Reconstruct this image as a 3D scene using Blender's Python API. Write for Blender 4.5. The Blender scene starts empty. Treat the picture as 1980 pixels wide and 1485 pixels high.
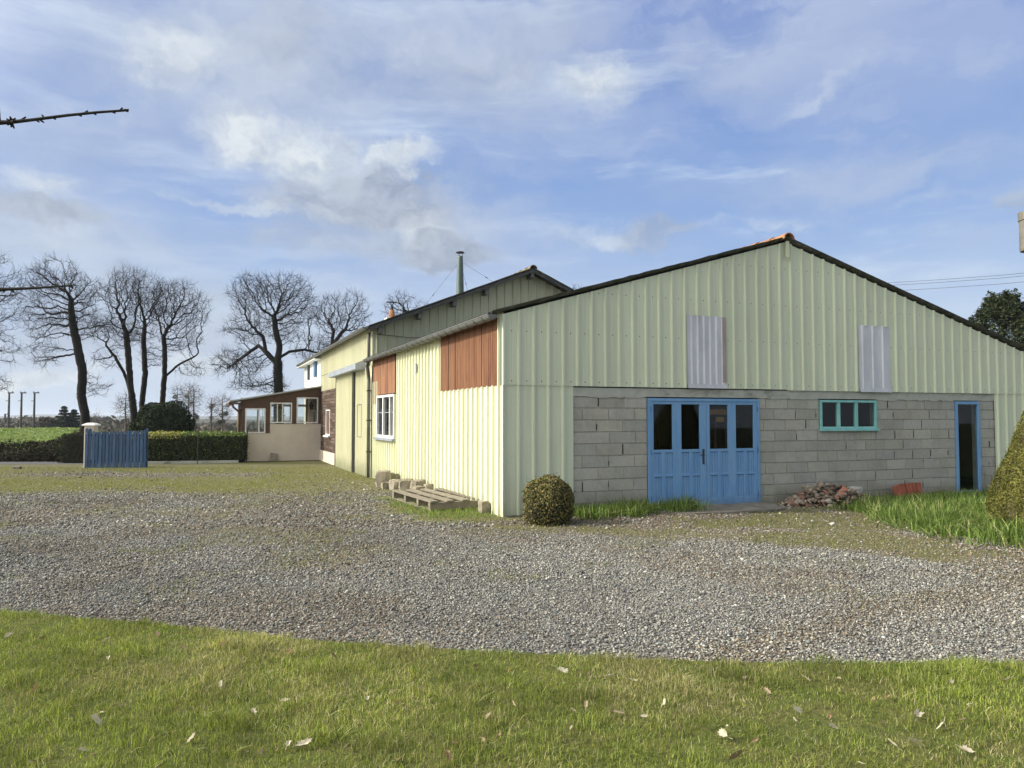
import bpy, math, random
import numpy as np
from math import sin, cos, tan, pi, radians, sqrt, atan, atan2, asin
from mathutils import Vector, Matrix
R = radians
rng = np.random.default_rng(7)
random.seed(7)
col = bpy.context.scene.collection
sc = bpy.context.scene

# ------------------------------------------------------------------ camera
F, HC, CX, CY = 1485.0, 1.6, 990.0, 742.5
PITCH = atan((807 - 742.5) / F)
cam = bpy.data.cameras.new('camera'); cam_o = bpy.data.objects.new('camera', cam); col.objects.link(cam_o)
cam.sensor_width = 36.0; cam.lens = F / 1980 * 36; cam.clip_start = 0.05; cam.clip_end = 9000
cam_o.location = (0, 0, HC); cam_o.rotation_euler = (pi / 2 + PITCH, 0, 0)
sc.camera = cam_o

def ray(px, py):
    a = (px - CX) / F; b = -(py - CY) / F
    return Vector((a, cos(PITCH) - b * sin(PITCH), sin(PITCH) + b * cos(PITCH)))
def at(px, py, Y):
    d = ray(px, py); return Vector((0, 0, HC)) + d * (Y / d.y)
def azel(px, py):
    d = ray(px, py).normalized(); return atan2(d.x, d.y), asin(d.z)

# ------------------------------------------------------------------ sun, sky, exposure
SUN_AZ, SUN_EL = R(187.5), R(31)
sd = Vector((cos(SUN_AZ) * cos(SUN_EL), sin(SUN_AZ) * cos(SUN_EL), sin(SUN_EL)))
sun = bpy.data.lights.new('sun', 'SUN'); sun.energy = 4.3; sun.angle = R(0.6); sun.color = (1.0, 0.93, 0.80)
sun_o = bpy.data.objects.new('sun', sun); col.objects.link(sun_o)
sun_o.rotation_euler = sd.to_track_quat('Z', 'Y').to_euler(); sun_o.location = (-30, -5, 30)
sc.view_settings.view_transform = 'Standard'; sc.view_settings.look = 'None'
sc.view_settings.gamma = 1; sc.view_settings.exposure = 0.12

world = bpy.data.worlds.new("World"); sc.world = world; world.use_nodes = True
nt = world.node_tree; nt.nodes.clear()
class NB:
    def __init__(s, nt): s.nt = nt
    def n(s, typ, **kw):
        nd = s.nt.nodes.new(typ)
        for k, v in kw.items(): setattr(nd, k, v)
        return nd
    def link(s, a, b): s.nt.links.new(a, b)
    def _in(s, sock, v):
        if isinstance(v, bpy.types.NodeSocket): s.link(v, sock)
        else: sock.default_value = v
    def math(s, op, a, b=None, c=None, clamp=False):
        nd = s.n('ShaderNodeMath', operation=op, use_clamp=clamp); s._in(nd.inputs[0], a)
        if b is not None: s._in(nd.inputs[1], b)
        if c is not None: s._in(nd.inputs[2], c)
        return nd.outputs[0]
    def vmath(s, op, a, b=None, out=0):
        nd = s.n('ShaderNodeVectorMath', operation=op); s._in(nd.inputs[0], a)
        if b is not None:
            if op == 'SCALE': s._in(nd.inputs['Scale'], b)
            else: s._in(nd.inputs[1], b)
        return nd.outputs[out]
    def comb(s, x, y, z=0.0):
        nd = s.n('ShaderNodeCombineXYZ'); s._in(nd.inputs[0], x); s._in(nd.inputs[1], y); s._in(nd.inputs[2], z); return nd.outputs[0]
    def sep(s, v):
        nd = s.n('ShaderNodeSeparateXYZ'); s.link(v, nd.inputs[0]); return nd.outputs
    def noise(s, vec, scale, detail=4, rough=0.55, dist=0.0, out='Fac', dim='3D'):
        nd = s.n('ShaderNodeTexNoise', noise_dimensions=dim)
        if vec is not None: s.link(vec, nd.inputs['Vector'])
        nd.inputs['Scale'].default_value = scale; nd.inputs['Detail'].default_value = detail
        nd.inputs['Roughness'].default_value = rough; nd.inputs['Distortion'].default_value = dist
        return nd.outputs[out]
    def ramp(s, f, a, b, lo=0.0, hi=1.0, smooth=True):
        nd = s.n('ShaderNodeMapRange', interpolation_type='SMOOTHSTEP' if smooth else 'LINEAR')
        s._in(nd.inputs[0], f)
        for i, v in enumerate((a, b, lo, hi)): s._in(nd.inputs[1 + i], v)
        return nd.outputs[0]
    def mix(s, f, a, b, blend='MIX'):
        nd = s.n('ShaderNodeMix', data_type='RGBA', blend_type=blend)
        s._in(nd.inputs[0], f)
        for sock, v in ((nd.inputs[6], a), (nd.inputs[7], b)):
            if isinstance(v, bpy.types.NodeSocket): s.link(v, sock)
            else: sock.default_value = (*v[:3], 1)
        return nd.outputs[2]

w = NB(nt)
out = w.n('ShaderNodeOutputWorld'); bg = w.n('ShaderNodeBackground')
tc = w.n('ShaderNodeTexCoord'); D = tc.outputs['Generated']
sky = w.n('ShaderNodeTexSky', sky_type='NISHITA', sun_disc=False, sun_elevation=SUN_EL,
          sun_rotation=atan2(sd.x, sd.y) % (2 * pi), air_density=1.0, dust_density=1.2, ozone_density=1.5)
S = w.sep(D)
AZ = w.math('ARCTAN2', S[0], S[1]); EL = w.math('ARCSINE', S[2])
P = w.comb(AZ, EL)
wn = w.vmath('SUBTRACT', w.noise(w.vmath('MULTIPLY', P, (1.0, 1.5, 1.0)), 4.5, 8, 0.62, out='Color'), (0.5, 0.5, 0.5))
wn2 = w.vmath('SUBTRACT', w.noise(P, 26.0, 6, 0.65, out='Color'), (0.5, 0.5, 0.5))
Pw = w.vmath('ADD', w.vmath('ADD', P, w.vmath('SCALE', wn, 0.15)), w.vmath('SCALE', wn2, 0.035))
Ps = w.vmath('ADD', P, w.vmath('MULTIPLY', wn, (0.10, 0.035, 0.0)))
base = w.vmath('SCALE', sky.outputs[0], 0.14)
grad = w.mix(w.ramp(EL, 0.02, 0.26), (0.44, 0.57, 0.79), (0.235, 0.375, 0.70))
grad = w.mix(w.ramp(EL, 0.22, 0.60), grad, (0.17, 0.26, 0.60))
base = w.mix(0.80, base, grad)
side = w.ramp(AZ, 0.65, -0.65)                      # more cloud to the left, towards the sun
# soft lavender veil, then white streaks drawn out along the horizon
v1 = w.noise(w.vmath('MULTIPLY', Pw, (1.6, 4.2, 1.0)), 1.9, 7, 0.58, 0.4)
v2 = w.noise(w.vmath('MULTIPLY', Ps, (1.5, 9.0, 1.0)), 2.1, 8, 0.62, 0.3)
v3 = w.noise(w.vmath('MULTIPLY', Ps, (5.0, 17.0, 1.0)), 1.6, 7, 0.65, 0.5)
veil = w.ramp(v1, w.math('SUBTRACT', 0.47, w.math('MULTIPLY', side, 0.17)), 0.70)
vhi = w.ramp(EL, 0.22, 0.50)
veil = w.math('MAXIMUM', veil, w.math('MULTIPLY', vhi, w.ramp(v1, 0.34, 0.56)))
c = w.mix(w.math('MULTIPLY', veil, 0.72), base, w.mix(v3, (0.33, 0.41, 0.63), (0.52, 0.60, 0.76)))
st = w.ramp(v2, w.math('SUBTRACT', 0.54, w.math('MULTIPLY', side, 0.10)), 0.74)
st = w.math('MULTIPLY', st, w.ramp(v3, 0.25, 0.65, 0.45, 1.0))
c = w.mix(w.math('MULTIPLY', st, 0.72), c, (0.62, 0.73, 0.87))
low = w.math('MULTIPLY', w.ramp(EL, 0.32, 0.03), w.ramp(v2, 0.28, 0.60, 0.30, 1.0))
c = w.mix(w.math('MULTIPLY', low, 0.78), c, (0.58, 0.67, 0.79))
# named cloud banks: pixel centre, radii (px), soft edge, brightness, strength
def blob(px, py, rx, ry, amp=1.0, soft=0.75, rot=0.0):
    a, e = azel(px, py)
    d = w.vmath('SUBTRACT', Pw, (a, e, 0))
    if rot:
        nd = w.n('ShaderNodeVectorRotate', rotation_type='Z_AXIS'); w.link(d, nd.inputs[0]); nd.inputs['Angle'].default_value = rot; d = nd.outputs[0]
    d = w.vmath('DIVIDE', d, (rx / F, ry / F, 1))
    L = w.vmath('LENGTH', d, out=1)
    return w.math('MULTIPLY', w.ramp(L, 1.0 + soft * 0.25, 1.0 - soft), amp)
def union(bl):
    m = bl[0]
    for b in bl[1:]: m = w.math('MAXIMUM', m, b)
    return m
soft = union([blob(520, 110, 430, 170, .8, 1.0), blob(900, 130, 330, 170, .75, 1.0), blob(120, 260, 260, 120, .45, 1.0), blob(300, 640, 520, 120, .6, 1.0), blob(780, 430, 300, 110, .8, 1.0), blob(120, 470, 300, 90, .7, 1.0), blob(1400, 100, 300, 90, .35, 1.0), blob(1650, 330, 500, 60, .3, 1.)])
softn = w.noise(w.vmath('MULTIPLY', Pw, (1.0, 1.8, 1.0)), 4.0, 7, 0.6)
c = w.mix(w.math('MULTIPLY', soft, w.ramp(softn, 0.2, 0.6, 0.45, 1.0)), c, w.mix(w.ramp(softn, .35, .65), (0.38, 0.45, 0.58), (0.58, 0.64, 0.73)))
puff = w.noise(w.vmath('MULTIPLY', Pw, (1, 1.3, 1)), 9.0, 6, 0.6)
hi = union([blob(470, 255, 150, 75, .80, .8), blob(590, 290, 160, 80, .78, .8), blob(760, 305, 110, 45, .62, .8), blob(650, 340, 180, 60, .45, .9),
            blob(330, 70, 150, 190, .55, .95, .5), blob(740, 60, 200, 90, .35, 1.), blob(810, 440, 80, 55, .62, .8),
            blob(110, 370, 110, 50, .55, .9), blob(1160, 150, 110, 65, .68, 1.), blob(1150, 450, 130, 45, .45, .8), blob(520, 410, 330, 24, .5, .9), blob(1500, 425, 560, 24, .35, 1.0),
            blob(40, 720, 170, 34, .8, .9), blob(420, 700, 160, 30, .5, .9), blob(1620, 140, 190, 28, .3, 1., -.35)])
puff2 = w.noise(w.vmath('ADD', w.vmath('MULTIPLY', Pw, (1, 1.3, 1)), (-0.022, 0.020, 0)), 9.0, 6, 0.6)
lit = w.ramp(w.math('SUBTRACT', puff, puff2), -0.20, 0.14)
him = w.ramp(w.math('ADD', w.math('MULTIPLY', hi, 0.95), w.math('MULTIPLY', w.math('SUBTRACT', puff, 0.5), 1.2)), 0.0, 0.95)
him = w.math('MULTIPLY', him, w.ramp(hi, 0.0, 0.45))
c = w.mix(w.math('MULTIPLY', him, 0.96), c, w.mix(lit, (0.50, 0.56, 0.63), (0.74, 0.79, 0.82)))
lo = union([blob(680, 390, 270, 85, .85, .9), blob(860, 490, 140, 60, .85, .8), blob(640, 480, 380, 70, .5, .9), blob(560, 60, 160, 130, .45, .9),
            blob(100, 430, 150, 40, .75, .8), blob(330, 560, 260, 40, .55, 1.), blob(1250, 450, 110, 50, .5, .8), blob(1965, 385, 45, 30, .5, .6), blob(250, 640, 400, 90, .42, .9), blob(980, 90, 240, 110, .45, 1.)])
lom = w.ramp(w.math('ADD', lo, w.math('MULTIPLY', w.math('SUBTRACT', puff, 0.5), 1.3)), 0.15, 0.75)
lom = w.math('MULTIPLY', lom, w.ramp(lo, 0.0, 0.5))
c = w.mix(w.math('MULTIPLY', lom, 0.78), c, w.mix(lit, (0.30, 0.345, 0.44), (0.47, 0.53, 0.62)))
# unseen sky behind and above the camera: bright cloud added to fill shaded front
back = w.ramp(S[1], 0.25, -0.35)
bc = w.mix(w.ramp(w.noise(D, 3.0, 5, 0.6), 0.35, 0.65), (0.50, 0.62, 0.86), (1.02, 1.05, 1.08))
bc = w.vmath('SCALE', bc, 0.72)
c = w.mix(back, c, bc)
# bright hazy glow round the sun, outside the picture to the left
gd = w.vmath('DOT_PRODUCT', D, tuple(sd), out=1)
glow = w.ramp(gd, 0.50, 1.0)
c = w.mix(w.math('MULTIPLY', glow, 0.85), c, (4.2, 4.0, 3.5))
w.link(c, bg.inputs[0]); bg.inputs[1].default_value = 1.0
w.link(bg.outputs[0], out.inputs[0])

# ------------------------------------------------------------------ helpers
def tag(o, label=None, cat=None, group=None, kind=None):
    if label: o['label'] = label
    if cat: o['category'] = cat
    if group: o['group'] = group
    if kind: o['kind'] = kind
    return o
def empty(name, loc=(0, 0, 0), rz=0.0, parent=None):
    o = bpy.data.objects.new(name, None); col.objects.link(o); o.location = loc; o.rotation_euler = (0, 0, rz)
    o.empty_display_size = 0.2
    if parent: o.parent = parent
    return o
def np_mesh(name, verts, faces, mat, parent=None, colors=None, smooth=False, attrs=None):
    """verts (n,3); faces: list of arrays (m,k)"""
    me = bpy.data.meshes.new(name)
    verts = np.ascontiguousarray(verts, dtype=np.float32)
    faces = [np.asarray(f, dtype=np.int32) for f in (faces if isinstance(faces, list) else [faces]) if len(f)]
    me.vertices.add(len(verts)); me.vertices.foreach_set('co', verts.ravel())
    nl = sum(f.size for f in faces); npoly = sum(len(f) for f in faces)
    me.loops.add(nl); me.polygons.add(npoly)
    me.loops.foreach_set('vertex_index', np.concatenate([f.ravel() for f in faces]))
    tot = np.concatenate([np.full(len(f), f.shape[1], np.int32) for f in faces])
    st = np.concatenate([[0], np.cumsum(tot)[:-1]]).astype(np.int32)
    me.polygons.foreach_set('loop_start', st); me.polygons.foreach_set('loop_total', tot)
    if smooth: me.polygons.foreach_set('use_smooth', np.ones(npoly, dtype=bool))
    me.update(calc_edges=True)
    if colors is not None:
        ca = me.color_attributes.new('Col', 'FLOAT_COLOR', 'POINT')
        cc = np.ones((len(verts), 4), np.float32); cc[:, :3] = colors; ca.data.foreach_set('color', cc.ravel())
    if attrs:
        for k, v in attrs.items():
            a = me.attributes.new(k, 'FLOAT', 'POINT'); a.data.foreach_set('value', np.ascontiguousarray(v, dtype=np.float32))
    me.materials.append(mat)
    o = bpy.data.objects.new(name, me); col.objects.link(o)
    if parent: o.parent = parent
    return o
class MB:
    def __init__(s): s.v = []; s.f = []; s.c = []; s.cur = None; s.starts = []
    def add(s, vs, fs):
        b = len(s.v); s.starts.append(b); s.v += [tuple(x) for x in vs]; s.f += [tuple(b + i for i in f) for f in fs]
        if s.cur is not None: s.c += [s.cur] * len(vs)
    def box(s, x0, x1, y0, y1, z0, z1):
        s.add([(x0, y0, z0), (x1, y0, z0), (x1, y1, z0), (x0, y1, z0), (x0, y0, z1), (x1, y0, z1), (x1, y1, z1), (x0, y1, z1)],
              [(0, 3, 2, 1), (4, 5, 6, 7), (0, 1, 5, 4), (1, 2, 6, 5), (2, 3, 7, 6), (3, 0, 4, 7)])
    def obox(s, M, sx, sy, sz):
        vs = [M @ Vector((x * sx / 2, y * sy / 2, z * sz / 2)) for z in (-1, 1) for x, y in ((-1, -1), (1, -1), (1, 1), (-1, 1))]
        s.add(vs, [(0, 3, 2, 1), (4, 5, 6, 7), (0, 1, 5, 4), (1, 2, 6, 5), (2, 3, 7, 6), (3, 0, 4, 7)])
    def frame(s, x0, x1, z0, z1, y0, y1, w):        # rectangular frame in the xz plane
        s.box(x0, x1, y0, y1, z0, z0 + w); s.box(x0, x1, y0, y1, z1 - w, z1)
        s.box(x0, x0 + w, y0, y1, z0 + w, z1 - w); s.box(x1 - w, x1, y0, y1, z0 + w, z1 - w)
    def tube(s, pts, rad, n=8, cap=True):
        pts = [Vector(p) for p in pts]
        if not hasattr(rad, '__len__'): rad = [rad] * len(pts)
        rings = []
        for i, p in enumerate(pts):
            d = (pts[min(i + 1, len(pts) - 1)] - pts[max(i - 1, 0)]).normalized()
            a = d.orthogonal().normalized() if abs(d.z) < 0.99 else Vector((1, 0, 0))
            if abs(d.z) < 0.99: a = d.cross(Vector((0, 0, 1))).normalized()
            b = d.cross(a).normalized()
            rings.append([p + (a * cos(2 * pi * k / n) + b * sin(2 * pi * k / n)) * rad[i] for k in range(n)])
        vs = [v for r in rings for v in r]; fs = []
        for i in range(len(pts) - 1):
            for k in range(n):
                fs.append((i * n + k, i * n + (k + 1) % n, (i + 1) * n + (k + 1) % n, (i + 1) * n + k))
        if cap: fs.append(tuple(range(n))[::-1]); fs.append(tuple((len(pts) - 1) * n + k for k in range(n)))
        s.add(vs, fs)
    def prism(s, poly, y0, y1):                      # polygon in xz, extruded along y
        n = len(poly)
        s.add([(x, y0, z) for x, z in poly] + [(x, y1, z) for x, z in poly],
              [tuple(range(n)), tuple(range(2 * n - 1, n - 1, -1))] + [(i, i + n, (i + 1) % n + n, (i + 1) % n) for i in range(n)])
    def lathe(s, prof, n=16, c=(0, 0, 0)):
        vs = [(c[0] + r * cos(2 * pi * k / n), c[1] + r * sin(2 * pi * k / n), c[2] + z) for r, z in prof for k in range(n)]
        fs = [(i * n + k, i * n + (k + 1) % n, (i + 1) * n + (k + 1) % n, (i + 1) * n + k) for i in range(len(prof) - 1) for k in range(n)]
        s.add(vs, fs)
    def build_each(s, name, mat, parent=None):       # every added piece becomes an object of its own
        i = 0; used = 0; res = []
        starts = s.starts + [len(s.v)]
        for a, b in zip(starts, starts[1:]):
            m = MB(); m.v = s.v[a:b]; m.f = [tuple(k - a for k in f) for f in s.f if a <= f[0] < b]; res.append(m.build(name, mat, parent))
        return res
    def build(s, name, mat, parent=None, smooth=False, bevel=0.0):
        me = bpy.data.meshes.new(name); me.from_pydata(s.v, [], s.f); me.update()
        if s.c and len(s.c) == len(s.v):
            ca = me.color_attributes.new('Col', 'FLOAT_COLOR', 'POINT')
            ca.data.foreach_set('color', np.array([(*c, 1) for c in s.c], np.float32).ravel())
        if smooth: me.polygons.foreach_set('use_smooth', [True] * len(me.polygons))
        me.materials.append(mat)
        o = bpy.data.objects.new(name, me); col.objects.link(o)
        if parent: o.parent = parent
        if bevel:
            m = o.modifiers.new('bevel', 'BEVEL'); m.width = bevel; m.segments = 2; m.limit_method = 'ANGLE'
        return o

# ------------------------------------------------------------------ materials
def new_mat(name):
    m = bpy.data.materials.new(name); m.use_nodes = True; m.node_tree.nodes.clear()
    b = NB(m.node_tree); o = b.n('ShaderNodeOutputMaterial'); p = b.n('ShaderNodeBsdfPrincipled'); b.link(p.outputs[0], o.inputs[0])
    return m, b, p, o
def mat(name, c1, c2=None, rough=0.6, scale=4.0, stretch=(1, 1, 1), bump=0.0, bscale=40.0, metal=0.0, spec=0.5, detail=6, lo=0.35, hi=0.65, c3=None, s3=1.2, vary=None):
    m, b, p, o = new_mat(name)
    tc = b.n('ShaderNodeTexCoord').outputs['Object']
    v = b.vmath('MULTIPLY', tc, stretch)
    colr = None
    if c2 is None: c2 = tuple(x * 0.8 for x in c1)
    colr = b.mix(b.ramp(b.noise(v, scale, detail, 0.65), lo, hi), c1, c2)
    if c3 is not None: colr = b.mix(b.ramp(b.noise(v, s3, 7, 0.7, 0.6), 0.52, 0.70), colr, c3)
    if vary:                                           # per-object tint
        oi = b.n('ShaderNodeObjectInfo').outputs['Random']
        colr = b.mix(1.0, colr, b.mix(oi, tuple(1 - vary for _ in range(3)), tuple(1 + vary for _ in range(3))), 'MULTIPLY')
    b.link(colr, p.inputs['Base Color']); p.inputs['Roughness'].default_value = rough
    p.inputs['Metallic'].default_value = metal; p.inputs['Specular IOR Level'].default_value = spec
    if bump:
        bp = b.n('ShaderNodeBump'); bp.inputs['Strength'].default_value = bump; bp.inputs['Distance'].default_value = 0.01
        b.link(b.noise(v, bscale, 6, 0.7), bp.inputs['Height']); b.link(bp.outputs[0], p.inputs['Normal'])
    return m
def attr_mat(name, rough=0.8, transl=0.0, bump=0.0, bscale=60, spec=0.3, mul=(1, 1, 1), noise=0.0, stain=False):
    m, b, p, o = new_mat(name)
    a = b.n('ShaderNodeAttribute', attribute_name='Col').outputs['Color']
    a = b.mix(1.0, a, mul, 'MULTIPLY')
    if noise:
        tc = b.n('ShaderNodeTexCoord').outputs['Object']
        a = b.mix(1.0, a, b.mix(b.noise(tc, 14, 6, 0.7), (1 - noise,) * 3, (1 + noise,) * 3), 'MULTIPLY')
    if stain:                                          # damp green foot, rain streaks under the sills, a black scar at the right end
        tc = b.n('ShaderNodeTexCoord').outputs['Object']; X = b.sep(tc)
        nz = b.noise(tc, 1.7, 7, 0.65)
        a = b.mix(b.math('MULTIPLY', b.ramp(nz, .42, .72), .38), a, (0.20, 0.20, 0.17))
        a = b.mix(b.math('MULTIPLY', b.ramp(b.math('ADD', X[2], b.math('MULTIPLY', b.noise(tc, 2.5, 6), .7)), .75, .25), .65), a, (0.13, 0.13, 0.075))
        sk = b.ramp(b.noise(b.vmath('MULTIPLY', tc, (6, 6, .5)), 1.5, 6, .7), .5, .75)
        band = b.math('MULTIPLY', b.math('MULTIPLY', b.ramp(X[0], 6.3, 6.6), b.ramp(X[0], 8.3, 7.9)), b.math('MULTIPLY', b.ramp(X[2], .7, 1.3), b.ramp(X[2], 1.42, 1.34)))
        top = b.ramp(X[2], 1.35, 1.9)
        a = b.mix(b.math('MULTIPLY', b.math('MAXIMUM', b.math('MULTIPLY', band, .8), b.math('MULTIPLY', top, .45)), sk), a, (0.13, 0.13, 0.115))
        sc_ = b.math('MULTIPLY', b.math('MULTIPLY', b.ramp(X[0], 10.9, 11.1), b.ramp(X[2], .75, .55)), b.ramp(b.noise(b.vmath('MULTIPLY', tc, (5, 5, 1.2)), 1.6, 6, .7), .56, .62))
        a = b.mix(sc_, a, (0.02, 0.02, 0.018))
    b.link(a, p.inputs['Base Color']); p.inputs['Roughness'].default_value = rough; p.inputs['Specular IOR Level'].default_value = spec
    if bump:
        tc = b.n('ShaderNodeTexCoord').outputs['Object']
        bp = b.n('ShaderNodeBump'); bp.inputs['Strength'].default_value = bump; bp.inputs['Distance'].default_value = 0.01
        b.link(b.noise(tc, bscale, 6, 0.7), bp.inputs['Height']); b.link(bp.outputs[0], p.inputs['Normal'])
    if transl:
        t = b.n('ShaderNodeBsdfTranslucent'); b.link(b.mix(1.0, a, (1.25, 1.3, 0.6), 'MULTIPLY'), t.inputs[0])
        mx = b.n('ShaderNodeMixShader'); mx.inputs[0].default_value = transl
        b.link(p.outputs[0], mx.inputs[1]); b.link(t.outputs[0], mx.inputs[2]); b.link(mx.outputs[0], o.inputs[0])
    return m
def glass_mat(name, tint=(0.55, 0.6, 0.6), refl=0.5, rough=0.02):
    m, b, p, o = new_mat(name); b.nt.nodes.remove(p)
    g = b.n('ShaderNodeBsdfGlossy'); g.inputs['Roughness'].default_value = rough; g.inputs[0].default_value = (0.9, 0.95, 1, 1)
    t = b.n('ShaderNodeBsdfTransparent'); t.inputs[0].default_value = (*tint, 1)
    fr = b.n('ShaderNodeLayerWeight'); fr.inputs[0].default_value = 0.5
    mx = b.n('ShaderNodeMixShader'); b.link(b.math('MULTIPLY', b.math('ADD', b.math('MULTIPLY', b.math('POWER', fr.outputs['Facing'], 5.0), 0.96), 0.04), refl), mx.inputs[0])
    b.link(t.outputs[0], mx.inputs[1]); b.link(g.outputs[0], mx.inputs[2]); b.link(mx.outputs[0], o.inputs[0])
    return m

def cladding_mat(name, base, dirt, horiz='x', zj=(2.2, 3.0), green=0.35):
    """painted ribbed steel: faint sheet-to-sheet tone, streaks, screw dots, grime at the foot"""
    m, b, p, o = new_mat(name)
    tc = b.n('ShaderNodeTexCoord').outputs['Object']; X = b.sep(tc)
    s = X[0] if horiz == 'x' else X[1]; z = X[2]
    sheet = b.math('FLOOR', b.math('DIVIDE', s, 1.06))
    wn_ = b.n('ShaderNodeTexWhiteNoise', noise_dimensions='1D'); b.link(sheet, wn_.inputs['W'])
    tone = b.ramp(wn_.outputs['Value'], 0, 1, 0.95, 1.04, False)
    colr = b.mix(1.0, base, b.comb(tone, tone, tone), 'MULTIPLY')
    st = b.noise(b.vmath('MULTIPLY', tc, (9, 9, 0.35)), 1.6, 6, 0.65)
    colr = b.mix(b.math('MULTIPLY', b.ramp(st, 0.46, 0.78), 0.55), colr, dirt)
    wx = b.sep(b.noise(tc, 0.9, 3, out='Color'))[0]
    rs_ = b.math('MULTIPLY', b.ramp(b.noise(b.vmath('MULTIPLY', tc, (14, 14, 0.8)), 1.3, 6, 0.7), 0.62, 0.74), b.ramp(wx, 0.48, 0.62))
    colr = b.mix(b.math('MULTIPLY', rs_, 0.35), colr, (0.30, 0.22, 0.13))
    colr = b.mix(b.math('MULTIPLY', b.ramp(b.noise(tc, 1.1, 5), 0.4, 0.75), 0.22), colr, tuple(x * 0.82 for x in base))
    foot = b.math('MULTIPLY', b.ramp(b.math('ADD', z, b.math('MULTIPLY', b.noise(tc, 3.0, 5), 0.5)), 0.62, 0.12), green)
    colr = b.mix(foot, colr, (0.22, 0.25, 0.13))
    # screws on the flat between ribs
    ds = b.math('SUBTRACT', b.math('MODULO', b.math('ADD', s, 26.5 - 0.0), 0.265), 0.14)
    mask = None
    for k in zj:
        dz = b.math('SUBTRACT', z, k)
        d = b.math('SQRT', b.math('ADD', b.math('MULTIPLY', ds, ds), b.math('MULTIPLY', dz, dz)))
        q = b.ramp(d, 0.013, 0.008)
        mask = q if mask is None else b.math('MAXIMUM', mask, q)
    colr = b.mix(mask, colr, (0.04, 0.04, 0.04))
    b.link(colr, p.inputs['Base Color']); p.inputs['Roughness'].default_value = 0.5; p.inputs['Specular IOR Level'].default_value = 0.35
    bp = b.n('ShaderNodeBump'); bp.inputs['Strength'].default_value = 0.22; bp.inputs['Distance'].default_value = 0.02
    b.link(b.noise(b.vmath('MULTIPLY', tc, (3, 3, 0.7)), 2.0, 3), bp.inputs['Height']); b.link(bp.outputs[0], p.inputs['Normal'])
    return m

CREAM = (0.69, 0.705, 0.50)
M = {}
M['clad_front'] = cladding_mat('cream_steel_front_shaded', (0.58, 0.63, 0.49), (0.43, 0.47, 0.36), 'x', (2.19, 3.0, 3.7, 4.4))  # same cream paint as the side, with the gable's shade put into the colour
M['clad_side'] = cladding_mat('cream_steel_side', CREAM, (0.60, 0.60, 0.41), 'y', (2.19, 1.15, 0.25))
M['clad_old'] = cladding_mat('weathered_cream_steel', (0.70, 0.69, 0.51), (0.48, 0.47, 0.34), 'y', (2.6, 3.4), 0.5)
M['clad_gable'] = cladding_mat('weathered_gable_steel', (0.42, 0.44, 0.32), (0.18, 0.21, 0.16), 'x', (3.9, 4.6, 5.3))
M['flash'] = mat('flashing_paint', (0.60, 0.62, 0.44), (0.50, 0.53, 0.38), 0.5, 2)
M['rust'] = mat('rust_orange_sheet', (0.245, 0.115, 0.052), (0.165, 0.068, 0.034), 0.8, 2.2, (2.5, 2.5, 0.3), 0.3, 30, c3=(0.13, 0.045, 0.03), s3=2.2)
M['poly'] = mat('grey_translucent_sheet', (0.62, 0.64, 0.69), (0.50, 0.52, 0.58), 0.45, 2.5, (1, 1, 0.3), c3=(0.40, 0.42, 0.48))
M['poly_rim'] = mat('grey_brown_sheet_edge', (0.38, 0.33, 0.31), (0.26, 0.21, 0.2), 0.6, 3, (1, 1, 0.3))
M['lintel'] = mat('grey_concrete_lintel', (0.43, 0.44, 0.40), (0.36, 0.37, 0.33), 0.9, 3, (1, 1, 1.5), 0.5, 60, c3=(0.20, 0.21, 0.18))
M['mortar'] = mat('mortar', (0.28, 0.275, 0.245), (0.36, 0.355, 0.32), 0.95, 12, bump=0.6, bscale=60)
M['block'] = attr_mat('concrete_block', 0.95, bump=0.55, bscale=110, spec=0.1, noise=0.26, stain=True)
M['roof'] = mat('mossy_fibre_cement', (0.10, 0.10, 0.085), (0.045, 0.05, 0.035), 0.9, 8, bump=0.7, bscale=30, c3=(0.16, 0.16, 0.13), s3=5)
M['tile'] = mat('terracotta_ridge_tile', (0.36, 0.17, 0.085), (0.22, 0.10, 0.055), 0.85, 9, bump=0.5, bscale=40, c3=(0.45, 0.36, 0.12), s3=6)
M['tile_old'] = mat('lichened_ridge_tile', (0.20, 0.15, 0.09), (0.10, 0.08, 0.05), 0.9, 9, bump=0.5, bscale=40, c3=(0.26, 0.25, 0.13), s3=6)
M['zinc'] = mat('zinc_gutter', (0.15, 0.155, 0.15), (0.10, 0.105, 0.10), 0.5, 5, metal=0.0, c3=(0.14, 0.15, 0.14), s3=3)
M['dkmetal'] = mat('dark_metal', (0.05, 0.055, 0.05), (0.03, 0.03, 0.03), 0.5, 8, metal=0.3)
M['greymetal'] = mat('grey_painted_metal', (0.30, 0.33, 0.37), (0.22, 0.25, 0.29), 0.5, 4)
M['fluemetal'] = mat('green_grey_flue', (0.11, 0.15, 0.14), (0.07, 0.10, 0.09), 0.45, 3, (1, 1, .3), metal=0.3)
M['blue'] = mat('faded_blue_paint', (0.15, 0.31, 0.55), (0.12, 0.265, 0.49), 0.55, 4, (3, 3, 0.5), 0.15, 30, c3=(0.16, 0.34, 0.56), s3=1.5)
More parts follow.
